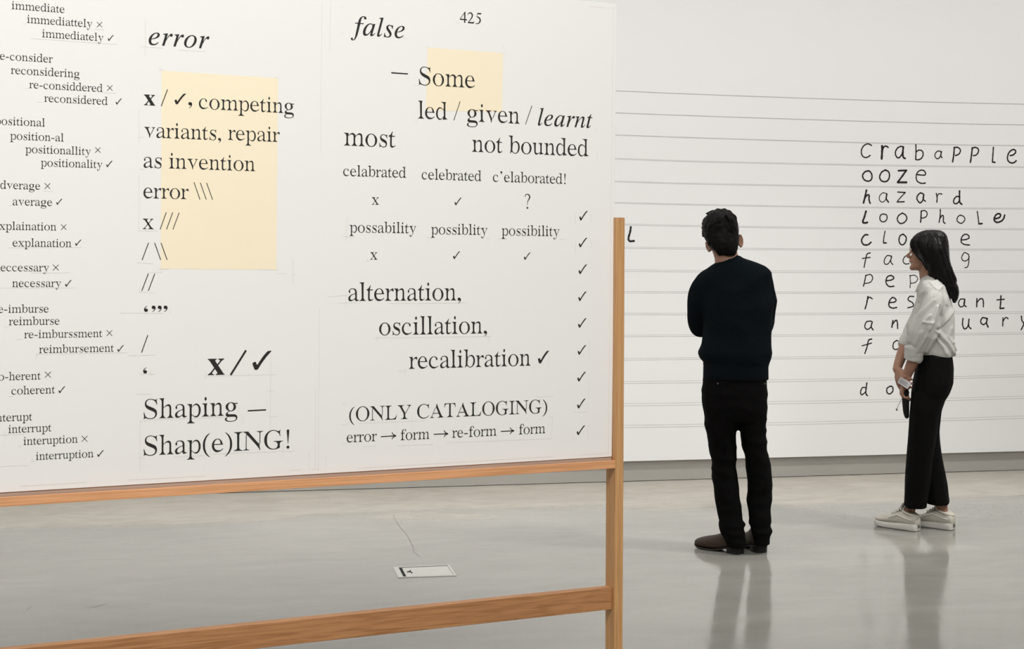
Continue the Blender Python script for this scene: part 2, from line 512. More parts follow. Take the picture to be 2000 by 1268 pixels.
K1, K2, K3 = (1640, 260, 0.18), (1640, 460, 0.268), (1150, 400, 0.12615)
HAND = [
 ('crabapple', K1, [
  [[(345,135),(320,120),(290,120),(255,145),(235,190),(240,235),(265,262),(300,262),(330,242)],13],
  [[(460,140),(460,200),(455,278)],22],[[(462,190),(480,150),(505,142),(525,155)],15],
  [[(690,150),(660,145),(625,165),(605,205),(610,245),(635,270),(665,245),(685,200),(690,150)],14],[[(690,150),(685,215),(690,262),(710,275)],18],
  [[(826,125),(828,200),(824,285)],13],[[(830,205),(860,185),(895,195),(905,235),(885,275),(850,290),(824,285)],13],
  [[(1095,200),(1065,195),(1038,220),(1033,250),(1050,275),(1075,275),(1095,240),(1100,205)],11],[[(1105,200),(1098,245),(1110,268)],12],
  [[(1243,155),(1238,230),(1225,312)],16],[[(1243,158),(1280,155),(1308,180),(1300,220),(1270,240),(1255,242)],14],
  [[(1438,160),(1430,240),(1418,318)],16],[[(1440,165),(1470,155),(1505,175),(1500,215),(1475,240),(1450,245)],14],
  [[(1668,155),(1662,240),(1657,312)],14],[[(1657,314),(1685,318)],15],
  [[(1850,245),(1885,235),(1910,205),(1895,180),(1865,185),(1835,215),(1820,265),(1830,305),(1865,325),(1895,318),(1915,300)],15]]),
 ('ooze', K1, [
  [[(310,410),(275,420),(248,460),(265,505),(310,522),(345,500),(348,450),(325,415),(308,410)],15],
  [[(495,400),(455,425),(433,475),(450,515),(490,528),(525,510),(540,465),(530,420),(493,400)],15],
  [[(637,408),(725,405)],17],[[(722,406),(680,465),(628,535)],18],[[(628,535),(725,535)],19],
  [[(838,450),(925,455),(922,415),(885,402),(845,425),(830,470),(840,520),(885,545),(930,542)],13]]),
 ('hazard', K1, [
  [[(290,620),(275,690),(258,758)],18],[[(268,715),(295,675),(318,675),(318,720),(330,762)],16],
  [[(510,660),(470,648),(435,680),(430,720),(455,748),(490,735),(510,690),(510,660)],9],[[(512,660),(505,710),(530,750)],14],
  [[(630,640),(712,645)],12],[[(710,646),(660,700),(622,748)],11],[[(622,748),(700,745)],12],
  [[(905,660),(875,650),(845,680),(838,715),(860,750),(880,755),(905,720),(912,670)],14],[[(912,665),(905,715),(930,740)],13],
  [[(1048,655),(1057,700),(1053,750)],13],[[(1055,690),(1075,660),(1110,662)],11],
  [[(1300,628),(1300,700),(1302,750),(1325,772)],17],[[(1300,690),(1265,690),(1238,725),(1240,760),(1270,765),(1300,735)],14]]),
 ('loophole', K1, [
  [[(285,848),(268,910),(250,965),(275,975),(300,970)],19],
  [[(475,878),(445,890),(435,930),(455,960),(490,960),(512,930),(508,890),(473,878)],12],
  [[(680,868),(640,895),(625,940),(655,980),(700,970),(728,930),(715,890),(678,868)],13],
  [[(885,845),(882,910),(878,968)],14],[[(885,848),(920,840),(948,865),(940,905),(905,922),(885,920)],11],
  [[(1092,830),(1090,900),(1078,970)],12],[[(1085,930),(1110,895),(1125,905),(1125,960),(1143,980)],13],
  [[(1310,890),(1285,905),(1272,945),(1300,975),(1330,975),(1358,940),(1345,905),(1308,890)],11],
  [[(1492,850),(1502,915),(1510,983)],12],[[(1510,985),(1545,982)],16],
  [[(1690,930),(1735,915),(1745,885),(1720,875),(1690,895),(1675,940),(1700,968),(1740,962),(1775,935),(1790,890)],17]]),
 ('clo e', K1, [
  [[(305,1105),(275,1105),(245,1140),(238,1175),(260,1210),(305,1212),(340,1185)],16],
  [[(492,1065),(480,1130),(474,1190)],11],[[(474,1192),(505,1192)],14],
  [[(690,1097),(655,1115),(643,1165),(660,1205),(690,1210),(715,1180),(720,1130),(688,1097)],14],
  [[(1318,1160),(1370,1155),(1405,1135),(1390,1105),(1355,1100),(1325,1130),(1318,1180),(1350,1208),(1408,1215)],13]]),
 ('fac g', K2, [
  [[(222,128),(200,135),(190,170),(178,232)],8],[[(165,168),(222,160)],7],
  [[(375,150),(345,148),(325,180),(330,208),(355,205),(375,170),(378,150)],7],[[(378,150),(372,190),(387,212)],7],
  [[(495,140),(470,160),(462,190),(480,208),(505,205)],7],
  [[(940,140),(910,125),(890,155),(895,180),(920,185),(942,165),(940,140)],7],[[(942,150),(940,200),(930,230),(912,235)],7]]),
 ('pep', K2, [
  [[(190,290),(183,330),(173,370)],8],[[(190,292),(225,285),(240,310),(225,340),(185,350)],7],
  [[(340,330),(375,325),(395,310),(375,292),(345,305),(338,345),(360,372),(395,370)],9],
  [[(512,290),(515,340),(512,382)],6],[[(512,295),(545,290),(568,310),(555,340),(515,350)],6]]),
 ('res ant', K2, [
  [[(205,445),(198,490),(185,535)],9],[[(197,480),(215,450),(237,462)],8],
  [[(358,490),(400,485),(410,468),(385,452),(362,480),(360,515),(385,530),(415,525)],9],
  [[(540,445),(510,445),(498,470),(530,490),(535,515),(495,528)],8],
  [[(910,465),(880,465),(866,495),(880,520),(905,510),(912,470)],8],[[(912,465),(905,500),(922,520)],8],
  [[(1000,460),(998,520)],9],[[(998,490),(1025,462),(1045,470),(1047,520)],9],
  [[(1175,440),(1172,500),(1168,530)],10],[[(1168,532),(1197,530)],10],[[(1145,470),(1200,465)],8]]),
 ('an uary', K2, [
  [[(230,625),(195,630),(183,665),(200,685),(225,670),(237,630)],8],[[(237,630),(230,665),(243,688)],9],
  [[(388,620),(380,670)],9],[[(382,650),(410,618),(420,635),(422,678)],9],
  [[(898,605),(895,650),(910,682),(935,660),(942,610)],9],[[(942,610),(940,660),(957,680)],9],
  [[(1070,605),(1040,600),(1027,630),(1045,650),(1068,635),(1075,605)],9],[[(1075,605),(1070,640),(1082,668)],10],
  [[(1190,600),(1188,660)],8],[[(1190,625),(1210,598),(1227,607)],8],
  [[(1324,588),(1328,620),(1342,640)],9],[[(1358,590),(1342,645),(1322,688)],9]]),
 ('fo', K2, [
  [[(233,755),(210,765),(200,810),(183,860)],9],[[(162,805),(232,785)],7],
  [[(415,765),(392,785),(390,820),(410,832),(435,815),(440,780),(413,765)],8]]),
 ('do', K2, [
  [[(198,1075),(192,1120),(190,1150),(202,1168)],9],[[(190,1110),(165,1110),(152,1140),(160,1162),(190,1140)],8],
  [[(370,1098),(345,1115),(345,1145),(365,1155),(387,1135),(385,1105),(368,1098)],9]]),
 ('l', K3, [[[(650,345),(640,420),(615,510),(630,562),(700,560)],27]]),
]
for word, (ox, oy, k), strokes in HAND:
    mb = MB()
    for pts, w in strokes:
        q = [wl(ox + x * k, oy + y * k) for x, y in pts]
        m = (wl(1800 + 10, 500)[0] - wl(1800, 500)[0]) / 10
        ribbon(mb, q, w * k * 0.0041)
    o = mb.build('handwritten_word', M_MARKER, wall_back)
    o['label'] = 'black handwritten letters ' + word

# marks in the concrete
mb = MB()
fp = [floor_at(*p) for p in ((768, 1006), (775, 1020), (784, 1034), (796, 1046), (802, 1060), (808, 1070), (806, 1078), (821, 1088))]
for i in range(len(fp) - 1):
    a, b = fp[i], fp[i + 1]
    t = (b - a).normalized()
    s = Vector((-t.y, t.x, 0)) * 0.0011
    mb.add([a + s, b + s, b - s, a - s], [(0, 1, 2, 3)])
for v in mb.v:
    v.z = 0.0004
mb.build('floor_crack', plain('crack_dark', (0.14, 0.13, 0.115), 0.7, 0.2), floor)
for seg in (((52, 1193), (62, 1184)), ((165, 1188), (185, 1186), (207, 1180)), ((131, 1190), (136, 1191)), ((288, 1203), (293, 1204)), ((834, 1066), (837, 1067))):
    mb = MB()
    q = [floor_at(*p) for p in seg]
    for a, b in zip(q, q[1:]):
        t = (b - a).normalized()
        s = Vector((-t.y, t.x, 0)) * 0.0012
        mb.add([a + s, b + s, b - s, a - s], [(0, 1, 2, 3)])
    for v in mb.v:
        v.z = 0.0004
    mb.build('floor_scratch', bpy.data.materials['crack_dark'], floor)

# ------------------------------------------------------------------ power box let into the floor
qa, qb, qc, qd = (floor_at(*p) for p in ((768, 1109.2), (877.3, 1104.4), (892, 1125.5), (778, 1129.3)))
cen = (qa + qb + qc + qd) / 4
fb = tag(empty('floor_box', cen), 'steel power outlet lid set flush in the grey concrete floor', 'floor box')


def fq(u, v):
    return (qa * (1 - u) + qb * u) * (1 - v) + (qd * (1 - u) + qc * u) * v - cen


def slab(mb, u0, u1, v0, v1, z0, z1):
    c = [fq(u0, v0), fq(u1, v0), fq(u1, v1), fq(u0, v1)]
    mb.add([(p.x, p.y, z0) for p in c] + [(p.x, p.y, z1) for p in c],
           [(3, 2, 1, 0), (4, 5, 6, 7), (0, 1, 5, 4), (1, 2, 6, 5), (2, 3, 7, 6), (3, 0, 4, 7)])


mb = MB()
for r in ((0, .09, 0, 1), (.96, 1, 0, 1), (.09, .96, 0, .05), (.09, .96, .94, 1)):
    slab(mb, *r, 0.0, 0.003)
mb.build('frame', M_METAL, fb)
mb = MB()
slab(mb, .145, .95, .10, .925, 0.0, 0.0025)
mb.build('lid', plain('lid_steel', (0.50, 0.49, 0.46), 0.4, 0.5, var=0.04), fb)
mb = MB()
slab(mb, .09, .145, .05, .94, 0.0, 0.0008)
slab(mb, .145, .96, .05, .10, 0.0, 0.0008)
slab(mb, .145, .96, .925, .94, 0.0, 0.0008)
mb.build('recess', M_GAP, fb)
mb = MB()
slab(mb, .195, .255, .47, .56, 0.0025, 0.0035)
slab(mb, .245, .27, .38, .49, 0.0025, 0.0035)
slab(mb, .255, .28, .55, .66, 0.0025, 0.0035)
mb.build('lid_latch', M_GAP, fb)

# ------------------------------------------------------------------ oak display frame
BX = Vector((math.cos(BOARD_TILT), math.sin(BOARD_TILT), 0))
BN = Vector((-math.sin(BOARD_TILT), math.cos(BOARD_TILT), 0))
d_ = ray(1195, 892.3)
B0 = EYE + d_ * (4.5 / d_.y)
ZB = B0.z
B0 = Vector((B0.x, B0.y, 0))


def bl(px, py, y=0.0):
    """photo point -> board coordinates (along, up) on the plane y behind the panel face"""
    p = hit(px, py, B0 + BN * y, BN)
    return (p - B0).dot(BX), p.z


fr_y = -0.022
LIP, RB = bl(1195, 900.5, fr_y)[1], bl(1195, 915.3, fr_y)[1]
PTOP = bl(1212, 425, fr_y)[1]
LR1, LR0 = bl(1194, 1148, -0.004)[1], bl(1194, 1190.8, -0.004)[1]
XL = -2.62
frame = tag(empty('display_frame', B0, BOARD_TILT), 'oak trestle frame with ledge and low rail under the white panel', 'display frame')
for x in (0.0018, XL - 0.032):
    MB().box(x, x + 0.0315, fr_y, 0.045, 0.03, PTOP).build('post', M_OAK_POST, frame, bevel=0.0012)
    MB().box(x - 0.004, x + 0.0355, -0.28, 0.30, 0.0, 0.03).build('foot', M_OAK_LOW, frame, bevel=0.002)
MB().prism_x([(fr_y, RB), (0.03, RB), (0.03, LIP - 0.012), (-0.0075, LIP - 0.012), (-0.0075, LIP), (fr_y, LIP)],
             XL, 0.0016).build('ledge', M_OAK_RAIL, frame, bevel=0.0008)
MB().box(XL, 0.0, 0.003, 0.028, LIP - 0.0118, ZB).build('batten', M_BATTEN, frame)
MB().box(XL, 0.0016, -0.004, 0.03, LR0, LR1).build('low_rail', M_OAK_LOW, frame, bevel=0.0015)

# ------------------------------------------------------------------ white panel and its print
panel = tag(empty('text_panel', B0, BOARD_TILT), 'large white panel of printed spelling variants standing on the oak ledge', 'panel')
trx, trz = bl(1204.6, 8)
prof = [(XL, ZB + 0.0003), (0.0, ZB + 0.0003), (trx, trz), (XL, trz)]
mb = MB()
mb.add([(x, 0, z) for x, z in prof] + [(x, 0.02, z) for x, z in prof],
       [(0, 1, 2, 3), (7, 6, 5, 4), (0, 4, 5, 1), (1, 5, 6, 2), (2, 6, 7, 3), (3, 7, 4, 0)])
mb.build('board', M_PANEL, panel, bevel=0.0008)

